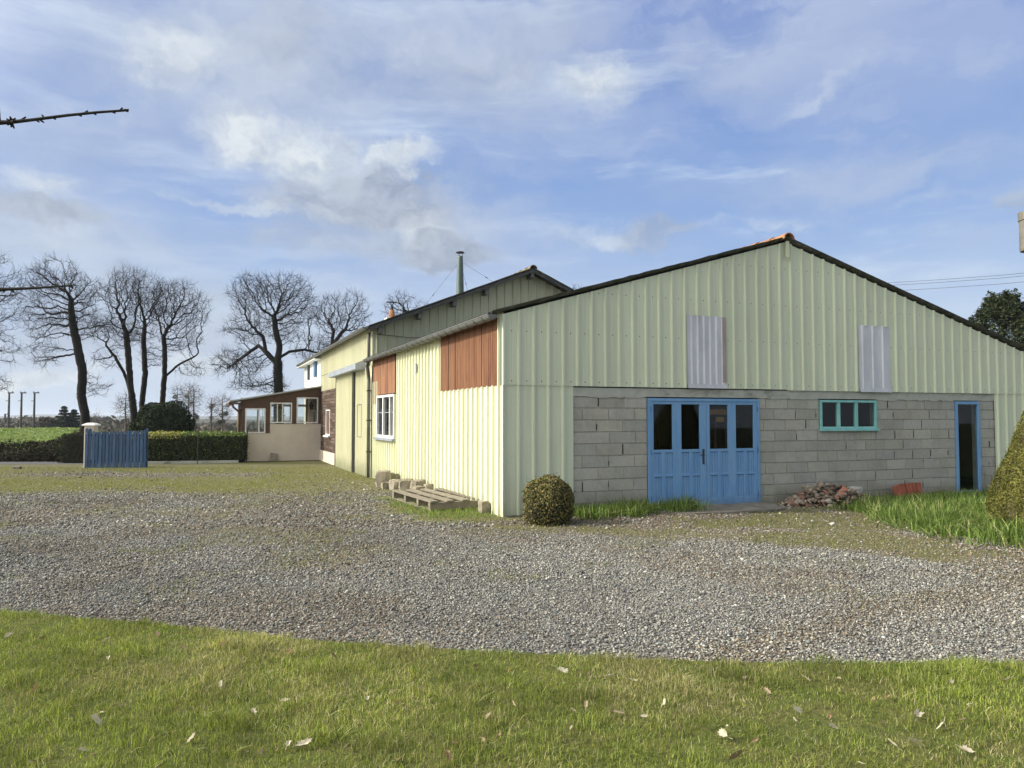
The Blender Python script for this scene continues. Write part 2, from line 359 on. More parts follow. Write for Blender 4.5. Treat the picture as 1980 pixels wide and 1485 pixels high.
def worn_paint(name, base, faded, dirt):
    m, b, p, o = new_mat(name)
    tc = b.n('ShaderNodeTexCoord').outputs['Object']; z = b.sep(tc)[2]
    c = b.mix(b.ramp(b.noise(b.vmath('MULTIPLY', tc, (3, 3, .7)), 2.2, 7, .65), .38, .66), base, faded)
    c = b.mix(b.math('MULTIPLY', b.ramp(b.noise(b.vmath('MULTIPLY', tc, (16, 16, .8)), 1.6, 6, .7), .52, .72), .35), c, tuple(x * .72 for x in base))
    foot = b.ramp(b.math('ADD', z, b.math('MULTIPLY', b.noise(tc, 5, 6, .7), .4)), .48, .14)
    c = b.mix(b.math('MULTIPLY', foot, .55), c, dirt)
    chip = b.ramp(b.noise(b.vmath('MULTIPLY', tc, (1, 1, .5)), 38, 4, .6), .70, .74)
    c = b.mix(b.math('MULTIPLY', chip, .7), c, (.22, .24, .25))
    b.link(c, p.inputs['Base Color']); p.inputs['Roughness'].default_value = .62; p.inputs['Specular IOR Level'].default_value = .3
    bp = b.n('ShaderNodeBump'); bp.inputs['Strength'].default_value = .25; bp.inputs['Distance'].default_value = .005
    b.link(b.noise(b.vmath('MULTIPLY', tc, (8, 8, 1)), 8, 6, .7), bp.inputs['Height']); b.link(bp.outputs[0], p.inputs['Normal'])
    return m
M['blue'] = worn_paint('faded_blue_paint', (0.135, 0.29, 0.53), (0.175, 0.33, 0.54), (0.10, 0.15, 0.20))
M['groove'] = mat('blue_paint_in_groove', (0.05, 0.13, 0.29), (0.04, 0.11, 0.24), 0.6, 5)
M['teal'] = mat('pale_teal_paint', (0.22, 0.52, 0.51), (0.18, 0.44, 0.44), 0.5, 6, c3=(0.30, 0.56, 0.55))
M['gate'] = mat('weathered_gate_blue', (0.030, 0.085, 0.18), (0.018, 0.048, 0.115), 0.6, 5, (4, 4, 0.5), 0.2, 30, vary=0.15)
M['white'] = mat('white_paint', (0.74, 0.74, 0.72), (0.62, 0.62, 0.60), 0.5, 5)
M['render'] = mat('white_render', (0.78, 0.77, 0.73), (0.70, 0.69, 0.65), 0.9, 3, bump=0.2)
M['beige'] = mat('pale_beige_render', (0.62, 0.55, 0.455), (0.57, 0.505, 0.42), 0.9, 1.5, bump=0.2, bscale=80, c3=(0.52, 0.46, 0.38), s3=.8)
M['brown'] = mat('dark_brown_timber', (0.10, 0.052, 0.028), (0.055, 0.028, 0.016), 0.6, 6, (1, 1, 6), 0.2, 30)
M['slate'] = mat('blue_shutter_paint', (0.05, 0.13, 0.24), (0.04, 0.10, 0.2), 0.6, 6)
M['shingle'] = None
M['shaderoof'] = mat('light_grey_sheet_roof', (0.36, 0.38, 0.38), (0.28, 0.30, 0.30), 0.6, 3)
M['glass'] = glass_mat('window_glass', (0.8, 0.84, 0.84), 0.45)
M['glass_clear'] = glass_mat('clear_window_glass', (0.85, 0.88, 0.87), 0.5)
M['black'] = mat('dark_interior', (0.02, 0.02, 0.02), (0.012, 0.012, 0.012), 0.9, 3)
M['dirtyglass'] = glass_mat('side_window_glass', (0.3, 0.35, 0.35), 0.85)
M['wood'] = mat('weathered_pallet_wood', (0.225, 0.198, 0.15), (0.15, 0.13, 0.10), 0.85, 5, (1, 9, 9), 0.5, 30, c3=(0.15, 0.13, 0.10), s3=2, vary=0.12)
M['stone'] = mat('rough_building_stone', (0.27, 0.24, 0.18), (0.16, 0.14, 0.105), 0.9, 6, bump=0.8, bscale=25, c3=(0.14, 0.14, 0.08), s3=4, vary=0.15)
M['slab'] = mat('grey_concrete_slab', (0.21, 0.19, 0.155), (0.13, 0.115, 0.09), 0.95, 4, bump=0.6, bscale=40, c3=(0.07, 0.075, 0.045), s3=2)
M['brick'] = mat('red_brick', (0.42, 0.16, 0.10), (0.30, 0.11, 0.07), 0.9, 8, bump=0.5, bscale=40)
M['rooftile'] = mat('red_clay_roof_tile', (0.40, 0.12, 0.07), (0.25, 0.075, 0.045), 0.85, 8, bump=0.4, c3=(0.13, 0.06, 0.04), s3=4, vary=0.3)
M['bark'] = mat('dark_bark', (0.014, 0.012, 0.010), (0.009, 0.008, 0.006), 0.95, 8, (3, 3, 0.8), 0.8, 20)
M['bark_pale'] = mat('pale_grey_bark', (0.13, 0.115, 0.095), (0.085, 0.07, 0.06), 0.95, 8, (3, 3, 0.8))
M['leaf'] = attr_mat('leaf', 0.5, 0.25, spec=0.4)
M['leafdull'] = attr_mat('dull_leaf', 0.75, 0.10, spec=0.2)
M['grass'] = attr_mat('grass_blade', 0.6, 0.35, spec=0.25)
M['gravelstone'] = attr_mat('gravel_stone', 0.85, spec=0.25)
M['rubble'] = attr_mat('rubble_stone', 0.95, bump=0.6, bscale=30, spec=0.1, noise=0.3)
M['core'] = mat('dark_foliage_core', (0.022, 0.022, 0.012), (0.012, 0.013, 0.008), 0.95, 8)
M['concrete_pole'] = mat('concrete_pole', (0.07, 0.065, 0.06), (0.05, 0.048, 0.045), 0.9, 3)
M['drum'] = mat('grey_brown_drum', (0.16, 0.145, 0.115), (0.12, 0.11, 0.09), 0.5, 3)
M['dryleaf'] = attr_mat('dry_leaf', 0.75, 0.15, spec=0.3)

# ------------------------------------------------------------------ terrain
def sst(x, a, b):
    t = np.clip((np.asarray(x, float) - a) / (b - a), 0, 1); return t * t * (3 - 2 * t)
def lawn_edge(x):
    xs = np.array([-60, -8, -4.2, -2.74, -1.43, -.32, .71, 1.71, 3.33, 8, 60]); ys = np.array([9, 7.25, 6.37, 5.98, 5.56, 5.32, 5.14, 5.05, 5.06, 5.3, 8])
    return np.interp(x, xs, ys)
def gz(x, y):
    x = np.asarray(x, float); y = np.asarray(y, float)
    z = -0.15 * sst(y, 13.5, 22)
    plat = 1 - sst(x + .52 * y, -1.5, 2.5)
    bank = sst(y + 0.25 * np.sin(x * 1.3) + .2 * np.sin(x * 3.1), 30.9, 32.0) * (1 - sst(x, -17, -14.5)) * np.clip(plat + (y < 36), 0, 1)
    z = z + bank * (0.50 + 0.06 * np.sin(x * .7))
    z = z - 3.0 * (1 - plat) * sst(y, 46, 80)
    z = z - 10.0 * sst(y, 86, 240)
    z = z + 9.0 * sst(y, 900, 2600)
    return z
TH = R(21.7)
O = Vector((-0.14859, 12.34002, 0)); DR = Vector((cos(TH), sin(TH), 0)); DL = Vector((-sin(TH), cos(TH), 0))
def W(u, v, z=0.0): return O + DR * u + DL * v + Vector((0, 0, z))
def uv(x, y):
    dx = np.asarray(x) - O.x; dy = np.asarray(y) - O.y
    return dx * DR.x + dy * DR.y, dx * DL.x + dy * DL.y

from mathutils import noise as mn
def fbm(x, y, s, seed=0.0):
    x = np.atleast_1d(x); y = np.atleast_1d(y)
    # cheap value noise in numpy
    def vn(px, py):
        ix = np.floor(px).astype(np.int64); iy = np.floor(py).astype(np.int64); fx = px - ix; fy = py - iy
        fx = fx * fx * (3 - 2 * fx); fy = fy * fy * (3 - 2 * fy)
        def h(a, b):
            n = (a * 374761393 + b * 668265263 + int(seed * 1013) * 69069) & 0x7fffffff
            n = ((n ^ (n >> 13)) * 1274126177) & 0x7fffffff
            return ((n ^ (n >> 16)) & 0xffff) / 65535.0
        return (h(ix, iy) * (1 - fx) + h(ix + 1, iy) * fx) * (1 - fy) + (h(ix, iy + 1) * (1 - fx) + h(ix + 1, iy + 1) * fx) * fy
    r = 0; a = 0.5; t = 0
    for k in range(4):
        r = r + a * vn(x * s * 2 ** k + 17.3 * k, y * s * 2 ** k + 9.1 * k); t += a; a *= 0.5
    return r / t

def grid(xs, ys, zf, dz=0.0):
    X, Y = np.meshgrid(xs, ys); Z = zf(X, Y) + dz
    v = np.stack([X.ravel(), Y.ravel(), Z.ravel()], 1); nx, ny = len(xs), len(ys)
    i = np.arange(nx - 1)[None, :] + nx * np.arange(ny - 1)[:, None]; i = i.ravel()
    return v, np.stack([i, i + 1, i + nx + 1, i + nx], 1)

# ground material: rough grass and earth
def ground_mat(name, a, b_, c3, scale=1.5, bump=0.6):
    m, b, p, o = new_mat(name)
    pos = b.n('ShaderNodeNewGeometry').outputs['Position']
    c = b.mix(b.ramp(b.noise(pos, scale, 8, 0.7), .35, .65), a, b_)
    c = b.mix(b.ramp(b.noise(pos, scale * 7, 6, 0.7), .45, .7), c, c3)
    b.link(c, p.inputs['Base Color']); p.inputs['Roughness'].default_value = 0.95; p.inputs['Specular IOR Level'].default_value = 0.1
    bp = b.n('ShaderNodeBump'); bp.inputs['Strength'].default_value = bump; bp.inputs['Distance'].default_value = 0.03
    b.link(b.noise(pos, 30, 6, 0.75), bp.inputs['Height']); b.link(bp.outputs[0], p.inputs['Normal'])
    return m
M['earth'] = ground_mat('rough_grass_ground', (0.075, 0.085, 0.03), (0.10, 0.085, 0.05), (0.05, 0.06, 0.02))
M['fieldm'] = ground_mat('field_ground', (0.10, 0.15, 0.025), (0.12, 0.16, 0.035), (0.06, 0.09, 0.015), .4)
M['lawnm'] = ground_mat('lawn_ground', (0.10, 0.125, 0.03), (0.14, 0.13, 0.05), (0.05, 0.055, 0.02), 3)
M['asphalt'] = ground_mat('grey_road', (0.12, 0.12, 0.125), (0.10, 0.10, 0.105), (0.14, 0.14, 0.14), 2, .2)
M['farland'] = ground_mat('distant_land', (0.055, 0.055, 0.035), (0.075, 0.065, 0.045), (0.05, 0.06, 0.03), .02, 0)
def spaced(a, b, near, far, c=0.0):
    out_ = [0.0]; s = near
    while out_[-1] < max(abs(a - c), abs(b - c)): out_.append(out_[-1] + s); s = min(s * 1.12, far)
    out_ = np.array(out_); r = np.concatenate([c - out_[::-1], (c + out_)[1:]]); return r[(r >= a) & (r <= b)]
xs = np.concatenate([spaced(-3800, 3800, 1.0, 220, -10.0)]); ys = np.concatenate([np.arange(-40, 34, 1.0), 34 + np.cumsum(np.minimum(0.6 * 1.1 ** np.arange(70), 180))])
# fine rows across the bank so that it reads as a bank
ys = np.unique(np.concatenate([ys, np.arange(30.2, 33, .2)]))
v, f = grid(xs, ys, gz)
tag(np_mesh('ground', v, f, M['earth'], smooth=True), kind='structure')

# ---- gravel yard
def zones(x, y):
    """moss, brown (earth) and grass-free gravel weights over the yard"""
    x = np.asarray(x, float); y = np.asarray(y, float); u, v_ = uv(x, y)
    n1 = fbm(x, y, .45, 1) - .5; n2 = fbm(x, y, 1.6, 2) - .5; n3 = fbm(x, y, .9, 3) - .5
    moss = sst(y + 6 * n1 + 3 * n2, 14.0, 18.5) * (0.55 + 0.45 * (1 - sst(x + 3 * n1, -7, -3)))
    strip = np.exp(-((y - 23.4 + 1.2 * n1) / 1.0) ** 2) * (1 - sst(x, -8.2, -6.6)) * sst(x, -17, -13)
    moss = moss * (1 - 0.95 * strip)
    near_wall = (1 - sst(-u + 1.6 * n2, .5, 1.5)) * sst(v_, 8.6, 10.5)
    moss = np.maximum(moss, near_wall * .95)
    pal = (1 - sst(-u + 1.2 * n2, 1.1, 1.7)) * sst(v_ + n2, -.6, .1) * (1 - sst(v_, 3.2, 4.8))
    moss = np.maximum(moss, pal)
    # strip in front of the block wall
    lim = np.interp(u, [-1.5, -.57, .92, 2.08, 2.83, 3.12, 6, 12], [-.6, -1.5, -2.7, -3.7, -4.6, -5.6, -7.5, -9])
    edge = sst(v_ + 1.0 * n2 + .8 * n1, lim - .5, lim + .5) * sst(u, -1.2, -.3)
    brown = edge
    trk = np.exp(-((x + 2.6 + .28 * (y - 10) + 1.2 * n1) / .9) ** 2) * sst(y, 7, 9) * .8
    brown = np.maximum(brown, trk * (fbm(x, y, 1.2, 5) > .35))
    far = sst(y + 3 * n1, 12.5, 17) * .55
    brown = np.maximum(brown, far)
    rr0 = np.hypot(x - 14, y + 9)                     # two worn wheel tracks sweeping round the yard
    for rad in (17.2, 18.9): brown = np.maximum(brown, np.exp(-((rr0 - rad - .5 * n1) / .28) ** 2) * .85)
    brown = np.maximum(brown, sst(fbm(x, y, .5, 8), .48, .66) * .7)
    patch = sst(fbm(x, y, 1.3, 11) + .06 * (y > 9), .60, .74) * (1 - edge)
    moss = np.maximum(moss, patch * .45)
    moss = np.maximum(moss, edge * sst(fbm(x, y, 1.1, 13), .40, .60) * .8)
    return np.clip(moss, 0, 1), np.clip(brown, 0, 1), edge
def gravel_mat():
    m, b, p, o = new_mat('gravel')
    pos = b.n('ShaderNodeNewGeometry').outputs['Position']
    moss = b.n('ShaderNodeAttribute', attribute_name='moss').outputs['Fac']; br = b.n('ShaderNodeAttribute', attribute_name='brown').outputs['Fac']
    vo = b.n('ShaderNodeTexVoronoi'); b.link(pos, vo.inputs['Vector']); vo.inputs['Scale'].default_value = 42; vo.inputs['Randomness'].default_value = 1
    wn_ = b.sep(vo.outputs['Color'])
    st = b.mix(wn_[0], (0.12, 0.12, 0.115), (0.36, 0.355, 0.33))
    st = b.mix(b.ramp(wn_[1], .72, .9), st, (0.34, 0.26, 0.18))
    stb = b.mix(wn_[0], (0.12, 0.09, 0.06), (0.35, 0.28, 0.19))
    big = b.noise(pos, 1.4, 7, 0.65)
    c = b.mix(b.math('MULTIPLY', br, b.ramp(big, .25, .6, .55, 1)), st, stb)
    mcol = b.mix(b.noise(pos, 9, 5, .7), (0.13, 0.15, 0.032), (0.27, 0.27, 0.09))
    c = b.mix(b.math('MULTIPLY', moss, b.ramp(b.noise(pos, 14, 6, .75), .30, .62, .15, 1)), c, mcol)
    b.link(c, p.inputs['Base Color']); p.inputs['Roughness'].default_value = 0.9; p.inputs['Specular IOR Level'].default_value = 0.15
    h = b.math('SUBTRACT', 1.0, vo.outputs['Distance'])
    c2_ = b.mix(b.ramp(vo.outputs['Distance'], .35, .75), c, (0.07, 0.062, 0.05)); b.link(c2_, p.inputs['Base Color'])  # gaps between stones darkened, their shade put into the colour
    bp = b.n('ShaderNodeBump'); bp.inputs['Strength'].default_value = 0.9; bp.inputs['Distance'].default_value = 0.02
    b.link(b.math('ADD', h, b.math('MULTIPLY', b.noise(pos, 60, 4), .6)), bp.inputs['Height']); b.link(bp.outputs[0], p.inputs['Normal'])
    return m
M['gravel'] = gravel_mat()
def yard_z(X, Y): return gz(X, Y) + 0.012 * (fbm(X.ravel(), Y.ravel(), 1.2, 4).reshape(X.shape) - .5) + 0.004
xs = np.arange(-26, 16.01, .15); ys = np.arange(2.0, 28.6, .15)
v, f = grid(xs, ys, yard_z, .006)
ms, bw, _ = zones(v[:, 0], v[:, 1])
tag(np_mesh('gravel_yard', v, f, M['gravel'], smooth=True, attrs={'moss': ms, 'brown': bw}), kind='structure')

# ---- lawn
xs = np.arange(-16, 14, .25); rows = np.concatenate([np.linspace(0, .97, 26), [.985, .9925, .9965, 1.0]])
X = np.repeat(xs[None, :], 30, 0); Y = -8 + rows[:, None] * (lawn_edge(xs)[None, :] + 8)
def lawn_z(X, Y): return 0.022 + 0.03 * (fbm(np.ravel(X), np.ravel(Y), .8, 6).reshape(np.shape(X)) - .4) - .02 * sst(Y - lawn_edge(X), -.12, 0)
Z = lawn_z(X, Y); Z[-1] = 0.0; Z[:-1] = np.maximum(Z[:-1], .024)
vv = np.stack([X.ravel(), Y.ravel(), Z.ravel()], 1); nx = len(xs)
i = (np.arange(nx - 1)[None, :] + nx * np.arange(29)[:, None]).ravel()
tag(np_mesh('lawn', vv, np.stack([i, i + 1, i + nx + 1, i + nx], 1), M['lawnm'], smooth=True), kind='structure')
# ---- road beyond the gate
xs = np.arange(-60, -13.4, 1.0); v, f = grid(xs, np.linspace(28.5, 30.6, 5), gz, .010)
v[:, 1] += (v[:, 0] + 14) * -.02
tag(np_mesh('road', v, f, M['asphalt']), kind='structure')
# ---- field beyond the road
yy_ = np.concatenate([np.arange(32.2, 40, .5), np.arange(40, 92, 2.0)]); tt_ = np.linspace(0, 1, 40)
Xf = -.95 * yy_[:, None] - 8 + tt_[None, :] * (.40 * yy_[:, None] + 8.5); Yf = np.repeat(yy_[:, None], 40, 1)
v = np.stack([Xf.ravel(), Yf.ravel(), gz(Xf, Yf).ravel() + .02], 1); i = (np.arange(39)[None, :] + 40 * np.arange(len(yy_) - 1)[:, None]).ravel(); f = np.stack([i, i + 1, i + 41, i + 40], 1)
tag(np_mesh('field', v, f, M['fieldm'], smooth=True), kind='structure')
# ---- far hills
def ridge(name, Y, x0, x1, prof, zb, mt):
    n = 160; xs = np.linspace(x0, x1, n); hs = np.array([prof(x) for x in xs]); vs = []; fs = []
    for k, (dy, hk) in enumerate(((0, 0), (Y * .05, .75), (Y * .1, 1.0), (Y * .25, .9))):
        for x, h in zip(xs, hs): vs.append((x, Y + dy, zb + (h - zb) * hk))
    for k in range(3):
        for j in range(n - 1): a = k * n + j; fs.append((a, a + 1, a + n + 1, a + n))
    return tag(np_mesh(name, np.array(vs), np.array(fs), mt, smooth=True), kind='structure')
def prof_far(x):
    px = 990 + x / 2750 * F
    h = np.interp(px, [-900, -300, 0, 22, 40, 90, 98, 115, 200, 600, 1200, 2400], [2, 4, 3.5, 4, 9.5, 10.5, 10, 4, 3.2, 3.5, 4, 3])
    return HC + h * 1.0 + 1.2 * sin(x * .011)
M['hillm'] = mat('distant_hill', (0.075, 0.085, 0.075), (0.06, 0.07, 0.06), 1.0, .01)
ridge('hills', 2500, -3300, 3300, prof_far, -8, M['hillm'])
def prof_mid(x): return -1.2 + 2.5 * sin(x * .006 + 1) * .4 + .9 * sin(x * .031)
ridge('wooded_hills', 800, -1400, 900, lambda x: prof_mid(x) + .6, -12, M['farland'])

# ------------------------------------------------------------------ leaf / blade / stone masses
def in_view(x, y, margin=1.0, ymin=0.0):
    return (np.abs(x) < (y * 990 / F + margin)) & (y > ymin)
def blades(name, x, y, z, h, wd, colr, mt, lean=0.5, parent=None):
    n = len(x); a = rng.uniform(0, 2 * pi, n); la = rng.uniform(0, 2 * pi, n); ll = np.abs(rng.normal(0, lean, n)) * h
    dx, dy = np.cos(a) * wd / 2, np.sin(a) * wd / 2; lx, ly = np.cos(la) * ll, np.sin(la) * ll
    hz = h * np.sqrt(np.clip(1 - np.minimum(ll / h, .95) ** 2 * .6, .1, 1))
    V = np.zeros((n, 5, 3)); B = np.stack([x, y, z], 1)
    V[:, 0] = B + np.stack([-dx, -dy, 0 * x - .005], 1); V[:, 1] = B + np.stack([dx, dy, 0 * x - .005], 1)
    Mx = B + np.stack([lx * .35, ly * .35, hz * .6], 1)
    V[:, 2] = Mx + np.stack([dx * .75, dy * .75, 0 * x], 1); V[:, 3] = Mx - np.stack([dx * .75, dy * .75, 0 * x], 1)
    V[:, 4] = B + np.stack([lx, ly, hz], 1)
    b = np.arange(n)[:, None] * 5
    return np_mesh(name, V.reshape(-1, 3), [b + np.array([[0, 1, 2, 3]]), b + np.array([[3, 2, 4]])], mt, parent, np.repeat(colr, 5, 0))
def leaves(name, P, N, size, colr, mt, parent=None, aspect=.55, spread=.9, droop=0.0):
    """rhombic leaves at P, roughly facing N, with random tilt"""
    n = len(P); size = np.broadcast_to(size, (n,))
    N = N + rng.normal(0, spread, (n, 3)); N /= np.linalg.norm(N, axis=1, keepdims=True) + 1e-9
    T = rng.normal(0, 1, (n, 3)); T[:, 2] -= droop; T -= (T * N).sum(1, keepdims=True) * N; T /= np.linalg.norm(T, axis=1, keepdims=True) + 1e-9
    Bv = np.cross(N, T); s = size[:, None]
    V = np.stack([P - T * s * .5, P + Bv * s * .5 * aspect + N * s * .08, P + T * s * .5, P - Bv * s * .5 * aspect + N * s * .08], 1)
    b = np.arange(n)[:, None] * 4
    return np_mesh(name, V.reshape(-1, 3), [b + np.array([[0, 1, 2, 3]])], mt, parent, np.repeat(colr, 4, 0))
def pick(pal, n, jit=.12, wts=None):
    pal = np.array(pal); k = rng.choice(len(pal), n, p=wts); c = pal[k] * (1 + rng.normal(0, jit, (n, 1))); return np.clip(c, .004, .9)
def stones(name, x, y, z, s, colr, mt, flat=.6, parent=None):
    n = len(x); base = np.array([(1, 0, 0), (-1, 0, 0), (0, 1, 0), (0, -1, 0), (0, 0, 1), (0, 0, -1)], float)
    V = base[None] * rng.uniform(.55, 1.15, (n, 6, 1)) + rng.normal(0, .22, (n, 6, 3))
    V *= (s[:, None] * np.stack([rng.uniform(.7, 1.35, n), rng.uniform(.6, 1.0, n), flat * rng.uniform(.7, 1.3, n)], 1))[:, None, :]
    # random tilt then heading
    tx = rng.normal(0, .45, n); a = rng.uniform(0, 2 * pi, n)
    y0 = V[:, :, 1] * np.cos(tx)[:, None] - V[:, :, 2] * np.sin(tx)[:, None]; z0 = V[:, :, 1] * np.sin(tx)[:, None] + V[:, :, 2] * np.cos(tx)[:, None]
    x1 = V[:, :, 0] * np.cos(a)[:, None] - y0 * np.sin(a)[:, None]; y1 = V[:, :, 0] * np.sin(a)[:, None] + y0 * np.cos(a)[:, None]
    V = np.stack([x1 + x[:, None], y1 + y[:, None], z0 + z[:, None]], 2)
    Ff = np.array([(0, 2, 4), (2, 1, 4), (1, 3, 4), (3, 0, 4), (2, 0, 5), (1, 2, 5), (3, 1, 5), (0, 3, 5)])
    fc = (np.arange(n)[:, None, None] * 6 + Ff[None]).reshape(-1, 3)
    return np_mesh(name, V.reshape(-1, 3), [fc], mt, parent, np.repeat(colr, 6, 0))

# ---- loose gravel stones
GREY = [(0.215, 0.215, 0.205), (0.30, 0.305, 0.29), (0.14, 0.142, 0.14), (0.38, 0.375, 0.34), (0.24, 0.235, 0.21), (0.31, 0.295, 0.25), (0.08, 0.08, 0.078), (0.46, 0.45, 0.42)]
BRN = [(0.22, 0.185, 0.14), (0.28, 0.24, 0.18), (0.15, 0.12, 0.085), (0.21, 0.20, 0.185), (0.33, 0.28, 0.21), (0.10, 0.08, 0.055)]
def gravel_layer(y0, y1, dens, smin, smax):
    X0, X1 = -y1 * 990 / F - 3, y1 * 990 / F + 3; n = int((X1 - X0) * (y1 - y0) * dens)
    x = rng.uniform(X0, X1, n); y = rng.uniform(y0, y1, n)
    u, v_ = uv(x, y)
    ms, bw, ed = zones(x, y)
    keep = in_view(x, y, 3.0) & (y > lawn_edge(x) - .03) & ~((u > -.02) & (v_ > -.02)) & (rng.random(n) > ms * .90) & (rng.random(n) > ed * .45) & (u < 13.5) & ~((v_ > np.interp(u, [1.9, 2.5, 3, 4.3, 4.75, 5.2], [-.1, -.5, -.9, -1.0, -.92, -.05])) & (u > 1.9) & (u < 5.2))
    x, y, bw = x[keep], y[keep], bw[keep]; n = len(x)
    s = rng.lognormal(0, .35, n) * (smin + smax) / 2; s = np.clip(s, smin, smax * 1.6)
    g = pick(GREY, n, .18, [.2, .2, .14, .14, .12, .08, .08, .04]); b_ = pick(BRN, n, .18)
    m_ = (rng.random(n) < bw * .5)[:, None]
    c = np.where(m_, b_, g) * ((.76 + .55 * fbm(x, y, .55, 91)) * np.interp(x, [-7, -1, 3], [.78, .84, .96]))[:, None] * np.array([1.0, 1.0, .97])
    return x, y, s, c
parts = [gravel_layer(4.8, 7.6, 3300, .0066, .0115), gravel_layer(7.6, 11, 1900, .0085, .0135), gravel_layer(11, 17, 600, .012, .020), gravel_layer(17, 27, 130, .015, .026)]
x = np.concatenate([p[0] for p in parts]); y = np.concatenate([p[1] for p in parts]); s = np.concatenate([p[2] for p in parts]); c = np.concatenate([p[3] for p in parts])
z = gz(x, y) + 0.012 + s * rng.uniform(.05, .6, len(x))
tag(stones('gravel', x, y, z, s, c, M['gravelstone']), 'loose grey and tan crushed gravel covering the yard', 'gravel', kind='stuff')

# ---- lawn grass
n = 740000
x = rng.uniform(-8.8, 7.8, n); y = rng.uniform(2.4, 7.6, n)
cl = fbm(x, y, 2.2, 21); cl2 = fbm(x, y, 6.0, 22); keep = (y < lawn_edge(x) - .03 + .16 * (fbm(x, y, 3.5, 27) - .25)) & in_view(x, y, 3.2) & (rng.random(n) < .35 + 1.1 * cl)
x, y, cl, cl2 = x[keep], y[keep], cl[keep], cl2[keep]; n = len(x)
tuft = sst(fbm(x, y, 5.0, 28), .58, .72); h = (0.010 + 0.036 * cl2 ** 1.6 + .022 * cl ** 2 + .035 * tuft) * rng.uniform(.6, 1.4, n); dry = fbm(x, y, 1.1, 24)
LAWN = [(0.255, 0.305, 0.055), (0.175, 0.225, 0.04), (0.36, 0.40, 0.105), (0.085, 0.125, 0.024)]; DRY = [(0.48, 0.42, 0.22), (0.58, 0.52, 0.33), (0.30, 0.27, 0.12)]
cg = pick(LAWN, n, .2); cd = pick(DRY, n, .15)
isd = (rng.random(n) < np.clip((dry - .42) * 1.6, .05, .6))[:, None]
tag(blades('lawn_grass', x, y, lawn_z(x, y), h, rng.uniform(.0020, .0040, n), np.where(isd, cd, cg) * (.45 + 1.0 * fbm(x, y, 3.0, 26))[:, None], M['grass'], 1.0), 'short green and straw coloured lawn grass in the foreground', 'grass', kind='stuff')

# ---- rough grass and moss on the yard
def scatter(n, x0, x1, y0, y1, keepf):
    x = rng.uniform(x0, x1, n); y = rng.uniform(y0, y1, n); k = keepf(x, y); return x[k], y[k]
def off_building(x, y):
    u, v_ = uv(x, y); return ~((v_ > np.interp(u, [1.9, 2.5, 3, 4.3, 4.75, 5.2], [-.1, -.5, -.9, -1.0, -.92, -.05])) & (u > 1.9) & (u < 5.2)) & ~((u > -.05) & (v_ > -.03))
x, y = scatter(560000, -18, 12, 5.2, 27, lambda x, y: in_view(x, y, 2) & off_building(x, y) & (y > lawn_edge(x) + .05) & (rng.random(len(x)) < zones(x, y)[0] * np.interp(y, [7, 14, 27], [.8, .9, .75])))
n = len(x); g1 = fbm(x, y, 1.7, 31); h = rng.uniform(.012, .04, n) * (.5 + g1)
cc = np.where((rng.random(n) < .62 + .5 * (g1 - .5))[:, None], pick([(0.15, 0.19, 0.035), (0.11, 0.15, 0.028), (0.20, 0.22, 0.05)], n), pick([(0.27, 0.235, 0.11), (0.20, 0.175, 0.075), (0.33, 0.28, 0.15)], n))
tag(blades('yard_grass', x, y, gz(x, y) + .01, h, rng.uniform(.004, .010, n), cc, M['grass'], .8), 'thin mossy grass and dead stalks growing through the yard gravel', 'grass', kind='stuff')

# ---- lush weeds by the walls
def weeds(name, n, keepf, box, hh, label, pal, wd=(.008, .024), lean=1.1):
    x, y = scatter(n, *box, keepf); n = len(x); g1 = fbm(x, y, 2.0, 41)
    h = rng.uniform(.4, 1.2, n) * hh(x, y) * (.45 + 1.1 * g1)
    tag(blades(name, x, y, gz(x, y) + .005, h, rng.uniform(*wd, n), pick(pal, n, .2, [.3, .25, .27, .12, .06] if len(pal) == 5 else None), M['grass'], lean), label, 'grass', kind='stuff')
LUSH = [(0.125, 0.195, 0.042), (0.19, 0.27, 0.068), (0.07, 0.115, 0.025), (0.27, 0.335, 0.10), (0.42, 0.39, 0.22)]
def right_w(x, y):
    u, v_ = uv(x, y)
    left = np.interp(v_, [-5.6, -5, -4, -2.6, -1.1, -.4, 0], [5.4, 4.6, 4.4, 5.1, 5.8, 6.8, 7.4]); e = fbm(x, y, 1.3, 43) - .5
    return sst(v_ + 1.0 * e, -5.6, -4.9) * (v_ < -.03) * sst(u + 1.2 * e, left - .25, left + .5)
weeds('tall_grass', 170000, lambda x, y: rng.random(len(x)) < right_w(x, y) * np.clip(2.6 * fbm(x, y, 2.2, 44) - .65, .08, 1), (3.5, 14, 7.5, 17), lambda x, y: np.interp(uv(x, y)[1], [-2, -.3], [.25, .15]), 'lush tall green grass along the block wall at the right', LUSH)
def left_w(x, y):
    u, v_ = uv(x, y); e = fbm(x, y, 1.6, 45) - .5
    return sst(u, .95, 1.25) * (1 - sst(u + e, 2.9, 3.5)) * (1 - sst(-v_ + .8 * e, .25, .95)) * (v_ < -.03)
weeds('wall_weeds', 40000, lambda x, y: rng.random(len(x)) < left_w(x, y) * (.3 + fbm(x, y, 3.0, 46)), (0.6, 4.2, 11, 14.5), lambda x, y: .22 + 0 * x, 'green weeds growing beside the round bush and the blue door', LUSH)
def pal_w(x, y):
    u, v_ = uv(x, y); e = fbm(x, y, 2.2, 47) - .5
    return (1 - sst(-u + 1.0 * e, .95, 1.45)) * (u < -.04) * sst(v_ + e, -.2, .4) * (1 - sst(v_ + e, 2.6, 3.8))
